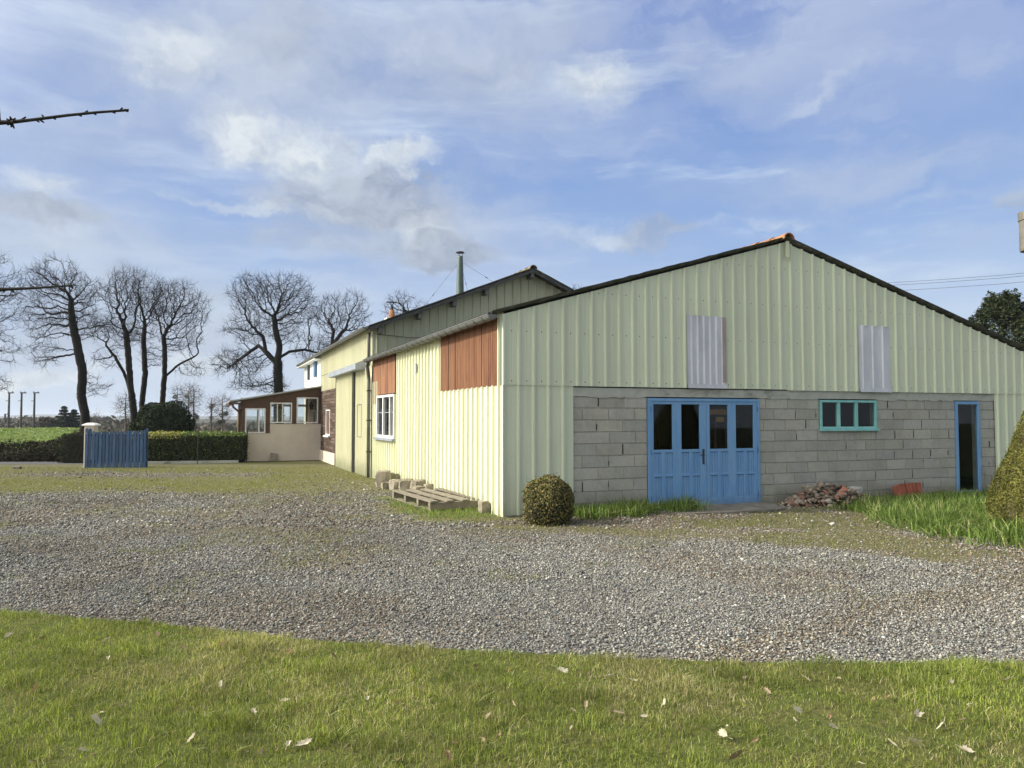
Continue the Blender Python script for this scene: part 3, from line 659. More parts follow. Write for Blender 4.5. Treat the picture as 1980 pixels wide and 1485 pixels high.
weeds('pallet_grass', 30000, lambda x, y: rng.random(len(x)) < pal_w(x, y) * (.25 + fbm(x, y, 2.5, 48)), (-4, .6, 11.5, 17.5), lambda x, y: .10 + 0 * x, 'short green grass round the wooden pallet', LUSH[:4], (.004, .009))

# ---- crop in the field
x, y = scatter(60000, -62, 22, 32.3, 88, lambda x, y: (x > -.72 * y - 4) & (x < -.545 * y + .5) & (rng.random(len(x)) < np.clip(34 / y, 0, 1) ** 1.2))
n = len(x); P = np.stack([x, y, gz(x, y) + rng.uniform(.01, .09, n)], 1)
tag(leaves('crop', P, np.tile([0, -.2, 1.0], (n, 1)), rng.uniform(.10, .24, n) * np.interp(y, [32, 88], [.65, 1.2]), pick([(0.14, 0.20, 0.03), (0.165, 0.23, 0.04), (0.11, 0.165, 0.024), (0.20, 0.25, 0.06)], n, .15), M['leaf'], aspect=.6, spread=.7), 'bright green leafy crop in the field past the road', 'crop', kind='stuff')
# ---- brambles on the bank
x, y = scatter(70000, -34, -13.5, 30.2, 32.2, lambda x, y: x > -.72 * y - 3)
n = len(x); hgt = np.interp(x, [-34, -22, -19.5, -17.6, -16.5, -11], [.38, .38, .42, .8, .55, .3]); P = np.stack([x, y, gz(x, y) + rng.uniform(0, 1, n) ** 1.5 * hgt * (.4 + fbm(x, y, 1.5, 52))], 1)
tag(leaves('bramble_bank', P, np.tile([0, -.6, .4], (n, 1)), rng.uniform(.06, .13, n), pick([(0.02, 0.03, 0.009), (0.03, 0.028, 0.013), (0.014, 0.02, 0.008), (0.04, 0.024, 0.014)], n), M['leafdull'], aspect=.5, spread=.9), 'dark brambles and ivy covering the bank beyond the road', 'bank', kind='stuff')

# ------------------------------------------------------------------ the workshop barn (front building)
def ribbed(mb, s0, s1, zb, zt, place, pitch=.265, phase=.25, depth=.042, top=.030, flank=.014, minor=True):
    """ribbed sheet between s0..s1, zb..zt(s)"""
    brk = {s0: None, s1: None}
    prof = []
    k0 = int(math.floor((s0 - phase) / pitch)) - 1; k1 = int(math.ceil((s1 - phase) / pitch)) + 1
    pts = []
    for k in range(k0, k1 + 1):
        c = phase + k * pitch
        pts += [(c - top / 2 - flank, 0), (c - top / 2, depth), (c + top / 2, depth), (c + top / 2 + flank, 0)]
        if minor:
            mcen = c + pitch / 2
            pts += [(mcen - .012, 0), (mcen - .006, .003), (mcen + .006, .003), (mcen + .012, 0)]
    xs_ = np.array([p[0] for p in pts]); ds = np.array([p[1] for p in pts])
    ss = [s0] + [x for x in xs_ if s0 < x < s1] + [s1]
    dd = [float(np.interp(s, xs_, ds)) for s in ss]
    zt_f = zt if callable(zt) else (lambda s: zt); zb_f = zb if callable(zb) else (lambda s: zb)
    vs = []; 
    for s, d in zip(ss, dd): vs += [place(s, d, zb_f(s)), place(s, d, zt_f(s))]
    mb.add(vs, [(2 * i, 2 * i + 2, 2 * i + 3, 2 * i + 1) for i in range(len(ss) - 1)])
PF = lambda v0: (lambda s, d, z: (s, v0 - d, z))
PS = lambda u0: (lambda s, d, z: (u0 - d, s, z))
ZRL, ZE, UR, ZER, UE = 4.95, 3.30, 5.71, 2.73, 13.4
roofz = lambda u: ZE + (ZRL - ZE) * (u / UR) if u <= UR else ZRL + (ZER - ZRL) * ((u - UR) / (UE - UR))

barn = tag(empty('workshop_barn', O, TH), 'long cream steel workshop barn with a block wall and blue doors in its gable', 'barn')
mb = MB()
zt = lambda s: roofz(s) - .035
pf = PF(-.03)
ribbed(mb, -.065, 3.50, 2.12, zt, pf, phase=.26); ribbed(mb, 3.50, 4.30, 3.41, zt, pf, phase=.26); ribbed(mb, 4.30, UR, 2.12, zt, pf, phase=.26)
ribbed(mb, UR, 7.50, 2.105, zt, pf, phase=.26); ribbed(mb, 7.50, 8.29, 3.41, zt, pf, phase=.26); ribbed(mb, 8.29, UE, 2.105, zt, pf, phase=.26)
mb.build('gable_cladding', M['clad_front'], barn)
mb = MB(); ribbed(mb, 0.0, 1.25, -.02, 2.125, PF(-.018), phase=.26); mb.build('corner_cladding', M['clad_front'], barn)
mb = MB(); ribbed(mb, 11.30, UE, -.25, 2.11, PF(-.018), phase=.26); mb.build('corner_cladding', M['clad_front'], barn)
# side cladding, rust panels, window opening v 7.47..9.62 z 1.06..2.18
mb = MB(); ps = PS(0.0)
ribbed(mb, -.018, .17, 0.0, 3.3, ps, phase=.13)
ribbed(mb, .17, 3.46, 0.0, 2.13, ps, phase=.13); ribbed(mb, 3.46, 7.47, -.05, 3.3, ps, phase=.13)
ribbed(mb, 7.47, 9.62, -.1, 1.07, ps, phase=.13); ribbed(mb, 9.62, 10.42, -.12, 2.6, ps, phase=.13)
side = mb.build('side_cladding', M['clad_side'], barn)
mb = MB(); mb.box(-.016, 0.0, .30, 3.2, 0, 0.01); 
for (a, b_, z0, z1) in ((.16, 3.47, 2.12, 3.22),):
    mb = MB(); ribbed(mb, a, b_, z0, z1, PS(-.006), pitch=.09, phase=.02, depth=.018, top=.028, flank=.017, minor=False)
    mb.build('rusty_sheet', M['rust'], barn)['label'] = 'orange rust coloured sheets under the gutter at the front corner'
mb = MB(); ribbed(mb, 7.55, 10.30, 2.22, 3.25, PS(-.012), pitch=.9, phase=.3, depth=.012, top=.03, flank=.01, minor=False); ribbed(mb, 9.66, 10.30, 1.98, 2.22, PS(-.012), pitch=.9, phase=.3, depth=.012, top=.03, flank=.01, minor=False)
mb.build('rusty_sheet', M['rust'], barn)['label'] = 'orange rust coloured sheets above the side window'
# sheet joints of the front rusty panel
mb = MB()
for s_ in (.95, 2.45, 2.9): mb.box(-.032, -.026, s_, s_ + .02, 2.13, 3.2)
mb.build_each('sheet_joint', M['black'], barn)
# corner flashing
mb = MB(); mb.box(.02, 1.25, -.10, 0, -.05, .035); mb.build('footing', M['slab'], barn)
# inner light-proof walls
mb = MB(); mb.box(.04, .10, .05, 7.40, -.3, 3.22); mb.box(.04, .10, 9.68, 10.38, -.3, 3.22); mb.box(.04, .10, 7.40, 9.68, -.3, 1.02); mb.box(.04, .10, 7.40, 9.68, 2.22, 3.22)
mb.box(UE - .1, UE, .05, 10.4, -.4, 2.68); mb.box(9.5, UE, 10.3, 10.4, -.4, 3.9); mb.build_each('inner_wall', M['black'], barn)
mb = MB(); mb.box(.1, UE - .1, .2, 10.4, .02, .05); mb.build('floor', M['black'], barn)
# block wall with openings
opens = [(2.68, 5.07, -.4, 1.955), (6.50, 7.97, 1.335, 1.955), (10.13, 10.86, .0, 1.945)]
mb = MB()
def wall_pieces(mb, x0, x1, z0, z1, y0, y1):
    cuts = sorted({x0, x1, *[o[0] for o in opens], *[o[1] for o in opens]})
    for a, b_ in zip(cuts, cuts[1:]):
        op = [o for o in opens if o[0] <= a + 1e-6 and o[1] >= b_ - 1e-6]
        if not op: mb.box(a, b_, y0, y1, z0, z1)
        else:
            o = op[0]
            if o[2] > z0: mb.box(a, b_, y0, y1, z0, o[2])
            if o[3] < z1: mb.box(a, b_, y0, y1, o[3], z1)
wall_pieces(mb, 1.2, 11.32, -.5, 2.1, .012, .18)
mb.build('wall', M['mortar'], barn)
mb = MB(); rr = random.Random(3)
zc = 1.955; row = 0
while zc > -.45:
    z1_, z0_ = zc - .006, zc - .196
    off = (0.0 if row % 2 == 0 else .25) + rr.uniform(-.04, .04); xk = 1.2 - off
    while xk < 11.32:
        g = rr.choice([.005, .006, .007, .008, .012, .03 if rr.random() < .4 else .008])
        a, b_ = xk + g / 2, xk + .5 - g / 2; xk += .5 + rr.uniform(-.012, .012)
        segs = [(max(a, 1.2), min(b_, 11.32))]
        for o in opens:
            if o[2] < z1_ - .03 and o[3] > z0_ + .03:
                ns = []
                for p, q in segs:
                    if q <= o[0] or p >= o[1]: ns.append((p, q)); continue
                    if p < o[0] - .03: ns.append((p, o[0] - .004))
                    if q > o[1] + .03: ns.append((o[1] + .004, q))
                segs = ns
        for p, q in segs:
            if q - p < .03: continue
            t = rr.uniform(.89, 1.09) * (0.37); mb.cur = (t * rr.uniform(.99, 1.03), t * 1.0, t * rr.uniform(.86, .92))
            y = rr.uniform(-.002, .004); c_ = .004
            zz0, zz1 = z0_ + rr.uniform(0, .004), z1_ - rr.uniform(0, .004)
            mb.add([(p, .02, zz0), (q, .02, zz0), (q, .02, zz1), (p, .02, zz1), (p + c_, y, zz0 + c_), (q - c_, y, zz0 + c_), (q - c_, y, zz1 - c_), (p + c_, y, zz1 - c_)],
                   [(4, 5, 6, 7), (0, 1, 5, 4), (1, 2, 6, 5), (2, 3, 7, 6), (3, 0, 4, 7)])
        if rr.random() < .30 and not any(o[0] - .04 < xk < o[1] + .04 and o[2] < z1_ and o[3] > z0_ for o in opens) and xk < 11.2:
            gh = rr.uniform(.05, .185); gz0 = z0_ + rr.uniform(0, .19 - gh); gw_ = rr.uniform(.006, .013); mb.cur = (.03, .03, .027)
            mb.add([(xk - gw_, -.0045, gz0), (xk + gw_ * rr.uniform(.5, 1), -.0045, gz0 + .004), (xk + gw_ * rr.uniform(.4, 1), -.0045, gz0 + gh), (xk - gw_ * rr.uniform(.4, 1), -.0045, gz0 + gh - .004)], [(0, 1, 2, 3)])  # flat dark quads stand in for the shade inside open joints
    zc -= .2; row += 1
mb.build('block_courses', M['block'], barn)
mb = MB(); n_ = 120                                   # lintel with a ragged lower lip
top_ = [(1.22 + (11.30 - 1.22) * k / n_, 2.10) for k in range(n_ + 1)]; bot = [(x_, 1.957 + rr.uniform(-.032, .006) * (1 if not any(o[0] - .05 < x_ < o[1] + .05 for o in opens) else 0)) for x_, _ in top_]
vs = [(x_, -.012, z_) for x_, z_ in top_] + [(x_, -.012 + rr.uniform(-.004, .004), z_) for x_, z_ in bot] + [(x_, .01, z_) for x_, z_ in bot]
N1 = n_ + 1
mb.add(vs, [(N1 + k, N1 + k + 1, k + 1, k) for k in range(n_)] + [(2 * N1 + k, 2 * N1 + k + 1, N1 + k + 1, N1 + k) for k in range(n_)])
mb.build('lintel', M['lintel'], barn)
mb = MB(); mb.box(0, UE, 0.04, .12, 2.1, 2.75)        # wall behind the cladding
mb.add([(0, .05, 2.7), (UE, .05, 2.7), (UE, .05, ZER - .05), (UR, .05, ZRL - .06), (0, .05, ZE - .06)], [(0, 1, 2, 3, 4)])
mb.build('inner_gable', M['black'], barn)
# translucent panels in the gable
for (a, b_, z0, z1, ph, nr) in ((3.50, 4.30, 2.13, 3.42, .14, .10), (7.50, 8.29, 2.11, 3.42, .26, .265)):
    mb = MB(); ribbed(mb, a - .015, b_ + .015, z0, z1, PF(-.042), pitch=.133 if nr == .10 else .265, phase=a + .09, depth=.022, top=.03, flank=.018, minor=False)
    o = mb.build('light_panel', M['poly'], barn); o['label'] = 'grey corrugated light panel with a brownish right edge' if nr == .10 else 'lilac grey ribbed light panel with dark stain at its foot'
    if nr == .10:
        m2 = MB(); m2.box(b_ - .07, b_ + .012, -.067, -.0655, z0 + .1, z1 - .01); m2.build('panel_edge', M['poly_rim'], o)
    m3 = MB(); m3.box(a - .01, b_ + .02, -.072, -.0665, z0 - .012, z0 + .06); m3.build('bottom_strip', M['poly'], o)
# roof
def wavy_roof(name, parent, u0, z0, u1, z1, v0, v1, mt, amp=.022, pitch=.177, thick=.02, seg=10, jag=.006):
    nv = int((v1 - v0) / (pitch / 6)); rr_ = random.Random(5)
    vs = []; L = sqrt((u1 - u0) ** 2 + (z1 - z0) ** 2); nu_, nz_ = -(z1 - z0) / L, (u1 - u0) / L
    if nz_ < 0: nu_, nz_ = -nu_, -nz_
    for side_ in (0, 1):
        for i_ in range(seg + 1):
            t = i_ / seg; j = rr_.uniform(-jag, jag)
            for k in range(nv + 1):
                v_ = v0 + (v1 - v0) * k / nv; a = amp * cos(2 * pi * (v_ - v0) / pitch) + (thick if side_ else 0) + j + .02
                vs.append((u0 + (u1 - u0) * t + nu_ * a, v_, z0 + (z1 - z0) * t + nz_ * a))
    A = (nv + 1) * (seg + 1); fs = []
    for s_ in (0, A):
        for i_ in range(seg):
            for k in range(nv): q = s_ + i_ * (nv + 1) + k; fs.append((q, q + 1, q + nv + 2, q + nv + 1))
    for i_ in range(seg):
        q = i_ * (nv + 1); fs.append((q, q + nv + 1, A + q + nv + 1, A + q)); q += nv; fs.append((q, A + q, A + q + nv + 1, q + nv + 1))
    for k in range(nv):
        fs.append((k, A + k, A + k + 1, k + 1)); q = seg * (nv + 1) + k; fs.append((q, q + 1, A + q + 1, A + q))
    return np_mesh(name, np.array(vs), [np.array(fs)], mt, parent, smooth=False)
wavy_roof('roof_slope', barn, -.20, ZE - .055, UR, ZRL, -.115, 10.38, M['roof'], seg=40)
wavy_roof('roof_slope', barn, UR, ZRL, UE + .2, ZER - .06, -.115, 10.38, M['roof'], seg=12, jag=.002)
def ridge_tiles(parent, u, z, v0, v1, mt, r0=.135, L=.42):
    v_ = v0; k = 0
    while v_ < v1:
        m_ = MB(); n = 12; vs = []; rj = random.Random(k + 11)
        for j, (vv_, r) in enumerate(((v_, r0), (v_ + .05, r0 * .99), (v_ + L + .04, r0 * .80))):
            for s_ in (0, .022):
                for q in range(n + 1): a = pi * q / n; vs.append((u - (r - s_) * cos(a), vv_, z - .01 + (r - s_) * sin(a) * .95 - .0 + rj.uniform(-.002, .002)))
        NN = n + 1; fs = []
        for j in (0, 1):
            for q in range(n):
                a = (2 * j) * NN + q; b_ = (2 * j + 2) * NN + q; fs.append((a, a + 1, b_ + 1, b_)); a += NN; b_ += NN; fs.append((a, b_, b_ + 1, a + 1))
        for q in range(n): fs.append((q, NN + q, NN + q + 1, q + 1))
        m_.add(vs, fs); m_.build('ridge_tile', mt, parent, smooth=True); v_ += L; k += 1
ridge_tiles(barn, UR, ZRL + .015, -.16, 10.2, M['tile'], .125)
mb = MB(); mb.prism([(UR - .035, ZRL - .33), (UR + .0, ZRL - .35), (UR + .035, ZRL - .33), (UR + .035, ZRL - .03), (UR - .035, ZRL - .03)], -.115, -.09); mb.build('ridge_plate', M['flash'], barn)
# gutter and downpipe
def gutter(parent, u, z, v0, v1, r=.075, slope=0.0, joints=True, name='gutter'):
    m_ = MB(); n = 10; vs = []
    for v_, dz in ((v0, 0), (v1, slope)):
        for s_ in (0, .006):
            for q in range(n + 1): a = pi + pi * q / n; vs.append((u + (r - s_) * cos(a), v_, z + dz + (r - s_) * sin(a)))
    NN = n + 1
    fs = [(q, q + 1, 2 * NN + q + 1, 2 * NN + q) for q in range(n)] + [(NN + q, 3 * NN + q, 3 * NN + q + 1, NN + q + 1) for q in range(n)]
    fs += [(0, 2 * NN, 3 * NN, NN), (n, NN + n, 3 * NN + n, 2 * NN + n)]
    fs += [tuple(range(NN)), tuple(range(2 * NN, 3 * NN))[::-1]]
    m_.add(vs, fs)
    m_.tube([(u - r, v0, z), (u - r, v1, z + slope)], .011, 6)
    o = m_.build(name, M['zinc'], parent, smooth=False)
    if joints:
        jm = MB(); v_ = v0 + .3
        while v_ < v1:
            zz = z + slope * (v_ - v0) / (v1 - v0)
            jm.tube([(u + (r + .006) * cos(pi + pi * q / 8), v_, zz + (r + .006) * sin(pi + pi * q / 8)) for q in range(9)], .008, 4)
            v_ += .42
        jm.build_each('gutter_bracket', M['zinc'], o)
    return o
gutter(barn, -.21, ZE - .06, -.10, 10.35, .082)
mb = MB(); mb.tube([(-.19, 10.28, ZE - .11), (-.19, 10.30, ZE - .22), (-.11, 10.46, ZE - .50), (-.09, 10.50, ZE - .62), (-.09, 10.50, -.12)], .052, 10)
dp = mb.build('downpipe', M['zinc'], barn, smooth=True)
mb = MB()
for z_ in (2.35, 1.5, .6): mb.box(-.15, -.03, 10.43, 10.57, z_, z_ + .03)
mb.build_each('pipe_clip', M['dkmetal'], dp)
mb = MB(); mb.box(-.042, -.028, 5.35, 5.43, 2.62, 2.82); mb.build('vent_plate', M['greymetal'], barn)

# blue doors
door = None
mb = MB(); mb.box(2.69, 2.735, -.03, .03, -.02, 1.935); mb.box(5.02, 5.065, -.03, .03, -.02, 1.935); mb.box(2.735, 5.02, -.03, .03, 1.885, 1.935)
door = mb.build('door_frame', M['blue'], barn)
def leaf(x0, x1, panes, handle=False):
    m_ = MB(); za, zb_, zc_, zd = 0.012, 1.035, 1.83, 1.883; y0, y1 = -.018, .022
    (a0, a1), (b0, b1) = panes
    for p, q in ((x0, a0), (a1, b0), (b1, x1)): m_.box(p, q, y0, y1, za, zd)
    for p, q in panes: m_.box(p, q, y0, y1, zc_, zd); m_.box(p, q, y0, y1, .985, zb_); m_.box(p, q, y0, y1, za, .165); m_.box(p, q, y0, y1, .565, .605); mm_ = (p + q) / 2; m_.box(mm_ - .035, mm_ + .035, y0, y1, .165, .565); m_.box(mm_ - .035, mm_ + .035, y0, y1, .605, .985)
    d = m_.build('door', M['blue'], barn, bevel=.003)
    g = MB()
    for p, q in panes:
        mm_ = (p + q) / 2
        for r0, r1 in ((p, mm_ - .035), (mm_ + .035, q)):
            for z0, z1 in ((.165, .565), (.605, .985)):
                ns = 3; wd = (r1 - r0) / ns
                for k in range(ns): g.box(r0 + k * wd + .006, r0 + (k + 1) * wd - .006, -.002, .012, z0, z1 - .012)
                g.box(r0, r1, .006, .014, z0, z1)
    g.build('panel', M['blue'], d)
    g = MB()
    for p, q in panes:
        mm_ = (p + q) / 2
        for r0, r1 in ((p, mm_ - .035), (mm_ + .035, q)):
            for z1 in (.565, .985): g.box(r0, r1, -.0025, .004, z1 - .011, z1)
    g.build_each('panel_groove', M['groove'], d)
    for p, q in panes:
        g = MB(); g.box(p - .006, q + .006, .004, .009, zb_ - .006, zc_ + .006); g.build('pane', M['glass'], d)
    g = MB()
    for k in (.15, .95, 1.7):
        xx = x0 if x0 < 3 else x1
        g.tube([(xx, -.03, k), (xx, -.03, k + .09)], .008, 6)
    g.build_each('hinge', M['groove'], d)
    if handle:
        g = MB(); g.box(3.805, 3.845, -.024, -.019, .80, 1.0); g.lathe([(0, -.0), (.018, 0), (.022, .03), (0, .04)], 8, (3.825, -.022, 1.0)); g.lathe([(0, -.0), (.022, 0.01), (.018, .04), (0, .04)], 8, (3.825, -.022, .765))
        g.tube([(3.825, -.024, .93), (3.825, -.06, .93), (3.74, -.06, .93)], .009, 6); g.build('handle', M['dkmetal'], d)
leaf(2.738, 3.893, ((2.80, 3.19), (3.37, 3.76)), True); leaf(3.90, 5.017, ((3.97, 4.37), (4.54, 4.94)))
# teal window
mb = MB(); mb.frame(6.52, 7.955, 1.375, 1.935, -.02, .05, .045); mb.box(6.95, 7.02, -.012, .05, 1.42, 1.89); mb.box(7.40, 7.47, -.012, .05, 1.42, 1.89)
win = mb.build('window', M['teal'], barn, bevel=.003)
mb = MB(); mb.box(6.50, 7.985, -.06, .05, 1.335, 1.373); mb.build('sill', M['teal'], win, bevel=.004)
for a, b_ in ((6.565, 6.95), (7.02, 7.40), (7.47, 7.91)):
    mb = MB(); mb.box(a - .004, b_ + .004, .015, .02, 1.416, 1.894); mb.build('pane', M['glass'], win)
# tall narrow window
mb = MB(); mb.frame(10.14, 10.855, .01, 1.935, -.025, .05, .062); mb.box(10.12, 10.875, -.04, .02, -.01, .05)
win = mb.build('window', M['blue'], barn, bevel=.003); mb = MB(); mb.box(10.20, 10.795, .012, .018, .07, 1.875); mb.build('pane', M['glass'], win)
# side window
PSW = (7.47, 9.62)
mb = MB()
def sbox(mb, v0, v1, z0, z1, u0, u1): mb.box(u0, u1, v0, v1, z0, z1)
sbox(mb, 7.50, 9.60, 1.06, 1.13, -.06, .04); sbox(mb, 7.50, 9.60, 2.13, 2.19, -.06, .04)
for a, b_ in ((7.50, 7.57), (9.53, 9.60), (8.74, 8.84), (7.95, 8.02)): sbox(mb, a, b_, 1.13, 2.13, -.055, .035)
win = mb.build('window', M['white'], barn); mb = MB(); sbox(mb, 7.55, 9.55, 1.12, 2.14, .0, .006); mb.build('pane', M['dirtyglass'], win)
mb = MB(); sbox(mb, 7.42, 9.72, 1.0, 1.055, -.12, .02); mb.build('sill', M['greymetal'], win)
mb = MB(); sbox(mb, 7.57, 9.53, 1.72, 1.74, -.015, -.003); mb.build('glazing_bar', M['greymetal'], win)
# timber inside, seen through the third door pane
for i_, (u_, v_, z_, L_) in enumerate(((4.50, .42, 1.70, .42), (4.66, .50, 1.56, .36))):
    m_ = MB(); m_.box(-L_ / 2, L_ / 2, -.02, .02, -.045, .045); o = m_.build('timber_board', mat('orange_timber', (.75, .38, .10), (.6, .28, .07), .6), None); o.location = W(u_, v_, z_); o.rotation_euler = (0, 0, TH)
    tag(o, ('upper orange timber board seen through the third door pane', 'lower orange timber board seen through the third door pane')[i_], 'timber', 'boards stored inside the barn')
    p_ = MB(); [p_.box(a, a + .03, .021, .05, -z_ + .05, .03) for a in (-L_ / 2, L_ / 2 - .05)]; p_.build('trestle_leg', M['brown'], o)

# ------------------------------------------------------------------ rear barn
V0, V1 = 10.42, 21.0
BU, BZE, BZR = 4.84, 4.18, 6.13
rear = tag(empty('rear_barn', O, TH), 'taller weathered barn behind with purlin ends under its gable roof and a sliding door', 'barn')
bz = lambda u: BZE + (BZR - BZE) * u / BU if u <= BU else BZR - .43 * (u - BU)
mb = MB(); ribbed(mb, 0, BU, 2.6, lambda s: bz(s) - .02, PF(V0), phase=.11, pitch=.265); ribbed(mb, BU, 9.6, 2.6, lambda s: bz(s) - .02, PF(V0), phase=.11)
mb.build('gable_cladding', M['clad_gable'], rear)
mb = MB(); mb.box(.02, 9.6, V0 + .02, V0 + .14, -.5, 2.9); mb.box(.10, .16, V0 + .14, V1, 2.8, 4.05); mb.box(9.5, 9.6, V0, 27, -.5, 4.1)
mb.box(.10, .16, V0 + .14, 16.3, -.5, 2.8)
mb.build_each('inner_wall', M['black'], rear)
mb = MB(); mb.tube([(.05, V0 - .045, 4.0), (1.0, V0 - .05, 3.93), (2.2, V0 - .05, 3.95)], .008, 5); mb.build('cable', M['dkmetal'], rear)
# upper cladding on the side
mb = MB(); ribbed(mb, V0 + .03, 16.3, 2.9, 4.2, PS(0), phase=.05); ribbed(mb, 16.3, V1, 2.66, 4.22, PS(0.0), phase=.05)
mb.build('upper_cladding', M['clad_old'], rear)
mb = MB(); mb.box(-.046, -.036, 16.3, V1, 3.30, 3.315); mb.build('sheet_joint', M['zinc'], rear)
# sliding doors and rail cover
mb = MB(); ribbed(mb, 13.02, 16.38, -.28, 3.12, PS(-.09), phase=.05, pitch=.265); d1 = mb.build('sliding_door', M['clad_old'], rear); d1['label'] = 'left leaf of the sliding door, with a bent rusty foot'
mb = MB(); mb.box(-.10, -.04, 12.86, 12.98, -.25, 3.10); mb.box(-.13, -.07, 16.38, 16.40, -.28, 3.1); mb.build_each('door_post', M['dkmetal'], rear)
mb = MB(); ribbed(mb, 10.43, 12.86, -.25, 3.12, PS(-.02), phase=.05); d2 = mb.build('sliding_door', M['clad_old'], rear); d2['label'] = 'right leaf of the sliding door, with a small hatch'
mb = MB()
for a, b_, c_, d_ in ((11.75, 12.45, 1.98, 2.0), (11.75, 12.45, 1.0, 1.012), (11.75, 11.765, 1.0, 2.0), (12.435, 12.45, 1.0, 2.0)): mb.box(-.068, -.056, a, b_, c_, d_)
mb.build('hatch', M['zinc'], d2)
mb = MB(); mb.prism([(-.34, 3.03), (-.02, 3.03), (-.02, 3.30), (-.10, 3.30), (-.34, 3.20)], 11.3, 16.75); mb.build('door_rail', M['greymetal'], rear)
mb = MB(); mb.tube([(-.10, V0 + .1, 4.05), (-.10, V0 + .12, 3.1), (-.13, V0 + .05, 2.95)], .045, 8)
mb.build('downpipe', M['zinc'], rear, smooth=True)
# plank wall, opening for window and door
mb = MB(); rr = random.Random(9); z_ = .28
while z_ < 2.66:
    hgt = .115
    for a, b_ in ((16.4, 16.45), (16.95, 18.35), (18.35, 19.35), (19.35, V1)):
        if a == 18.35 and .88 < z_ + hgt / 2 < 1.9: continue
        if a == 16.4 and z_ < 2.2: continue
        aa = a
        while aa < b_ - .01:
            bb = min(b_, aa + rr.uniform(.5, 1.2)); t = rr.uniform(.6, 1.25); mb.cur = (.115 * t, .085 * t, .07 * t)
            mb.box(-.02 - rr.uniform(0, .008), .06, aa + .003, bb - .003, z_, min(z_ + hgt - .012, 2.68)); aa = bb
    if z_ > 2.2: mb.cur = (.10, .075, .06); mb.box(-.02, .06, 16.45, 16.95, z_, min(z_ + hgt - .012, 2.68))
    z_ += hgt
mb.build('plank_wall', attr_mat('weathered_planks', .9, bump=.5, bscale=20, spec=.1, noise=.5), rear)
mb = MB(); mb.box(.06, .12, 16.3, 18.3, -.5, 2.7); mb.box(.06, .12, 19.4, V1, -.5, 2.7); mb.box(.06, .12, 18.3, 19.4, -.5, .85); mb.box(.06, .12, 18.3, 19.4, 1.92, 2.7); mb.build_each('inner_wall', M['black'], rear)
mb = MB(); mb.box(-.06, .05, 16.95, V1, -.4, .27); mb.build('plinth', M['beige'], rear)
mb = MB(); mb.box(-.015, .04, 16.45, 16.93, -.3, 2.18); mb.build('door', M['brown'], rear)['label'] = 'narrow dark brown door beside the plank wall'
mb = MB()
for a, b_, c_, d_ in ((18.33, 18.40, .90, 1.90), (19.30, 19.37, .90, 1.90), (18.40, 19.30, 1.85, 1.90), (18.40, 19.30, .90, .95)): mb.box(-.04, .03, a, b_, c_, d_)
mb.box(-.12, .02, 18.2, 19.5, .84, .90)
win = mb.build('window', M['white'], rear); mb = MB(); mb.box(.0, .008, 18.4, 19.3, .95, 1.85); mb.build('pane', mat('curtained_pane', (.16, .07, .04), (.1, .045, .03), .2), win)
# roof
o = wavy_roof('roof_slope', rear, -.18, BZE - .05, BU, BZR, V0 - .42, 27.6, M['roof'], seg=16, thick=.03, jag=.003)
wavy_roof('roof_slope', rear, BU, BZR, 10.0, BZR - .43 * 5.16, V0 - .42, 27.6, M['roof'], seg=8, thick=.03, jag=.003)
ridge_tiles(rear, BU, BZR + .04, V0 - .46, 20.8, M['tile_old'], .125, .45)
mb = MB()
for u0, z0, u1, z1 in ((-.2, BZE - .04, BU, BZR + .02), (BU, BZR + .02, 9.9, bz(9.9) + .02)):
    mb.prism([(u0, z0 - .10), (u1, z1 - .10), (u1, z1 - .005), (u0, z0 - .005)], V0 - .425, V0 - .395)
mb.build('barge_board', M['dkmetal'], rear)
M['purlin'] = mat('grey_timber', (.13, .13, .125), (.09, .09, .085), .8, 6, (1, 4, 1))
for u_ in (.15, 1.30, 2.35, 3.35, BU, 6.15):
    z_ = bz(u_) - .11; mb = MB(); mb.prism([(u_ - .055, z_ - .13), (u_ + .055, z_ - .13), (u_ + .055, z_ + .08), (u_ - .055, z_ + .08)], V0 - .38, V0 - .04); mb.build('purlin', M['purlin'], rear)
gutter(rear, -.27, BZE - .02, V0 - .3, 27.5, .07, joints=False)
# flue with cap and guy wires
FU, FV = 3.45, 13.0; fz = bz(FU)
fl = empty('flue_pipe', (FU, FV, 0), 0, rear)
mb = MB(); mb.lathe([(.13, fz - .1), (.125, fz + .5), (.095, fz + 1.42), (.095, fz + 1.46), (.0, fz + 1.46)], 16); mb.build('pipe', M['fluemetal'], fl, smooth=True)
mb = MB(); mb.lathe([(0, fz + 1.64), (.12, fz + 1.61), (.155, fz + 1.575), (.12, fz + 1.565), (0, fz + 1.57)], 16)
for a in range(3): mb.tube([(.08 * cos(a * 2.1), .08 * sin(a * 2.1), fz + 1.42), (.09 * cos(a * 2.1), .09 * sin(a * 2.1), fz + 1.58)], .008, 4)
mb.build('cap', M['dkmetal'], fl, smooth=False)
for dx, dy in ((-1.35, .3), (1.5, .1), (.55, .7)):
    a_ = Vector((0, 0, fz + 1.3)); b_ = Vector((dx, dy, bz(FU + dx) + .03)); mb = MB(); mb.tube([a_, b_], .004, 4); c_ = a_.lerp(b_, .62); mb.tube([c_, a_.lerp(b_, .67)], [.012, .016], 6); mb.build('guy_wire', M['dkmetal'], fl)

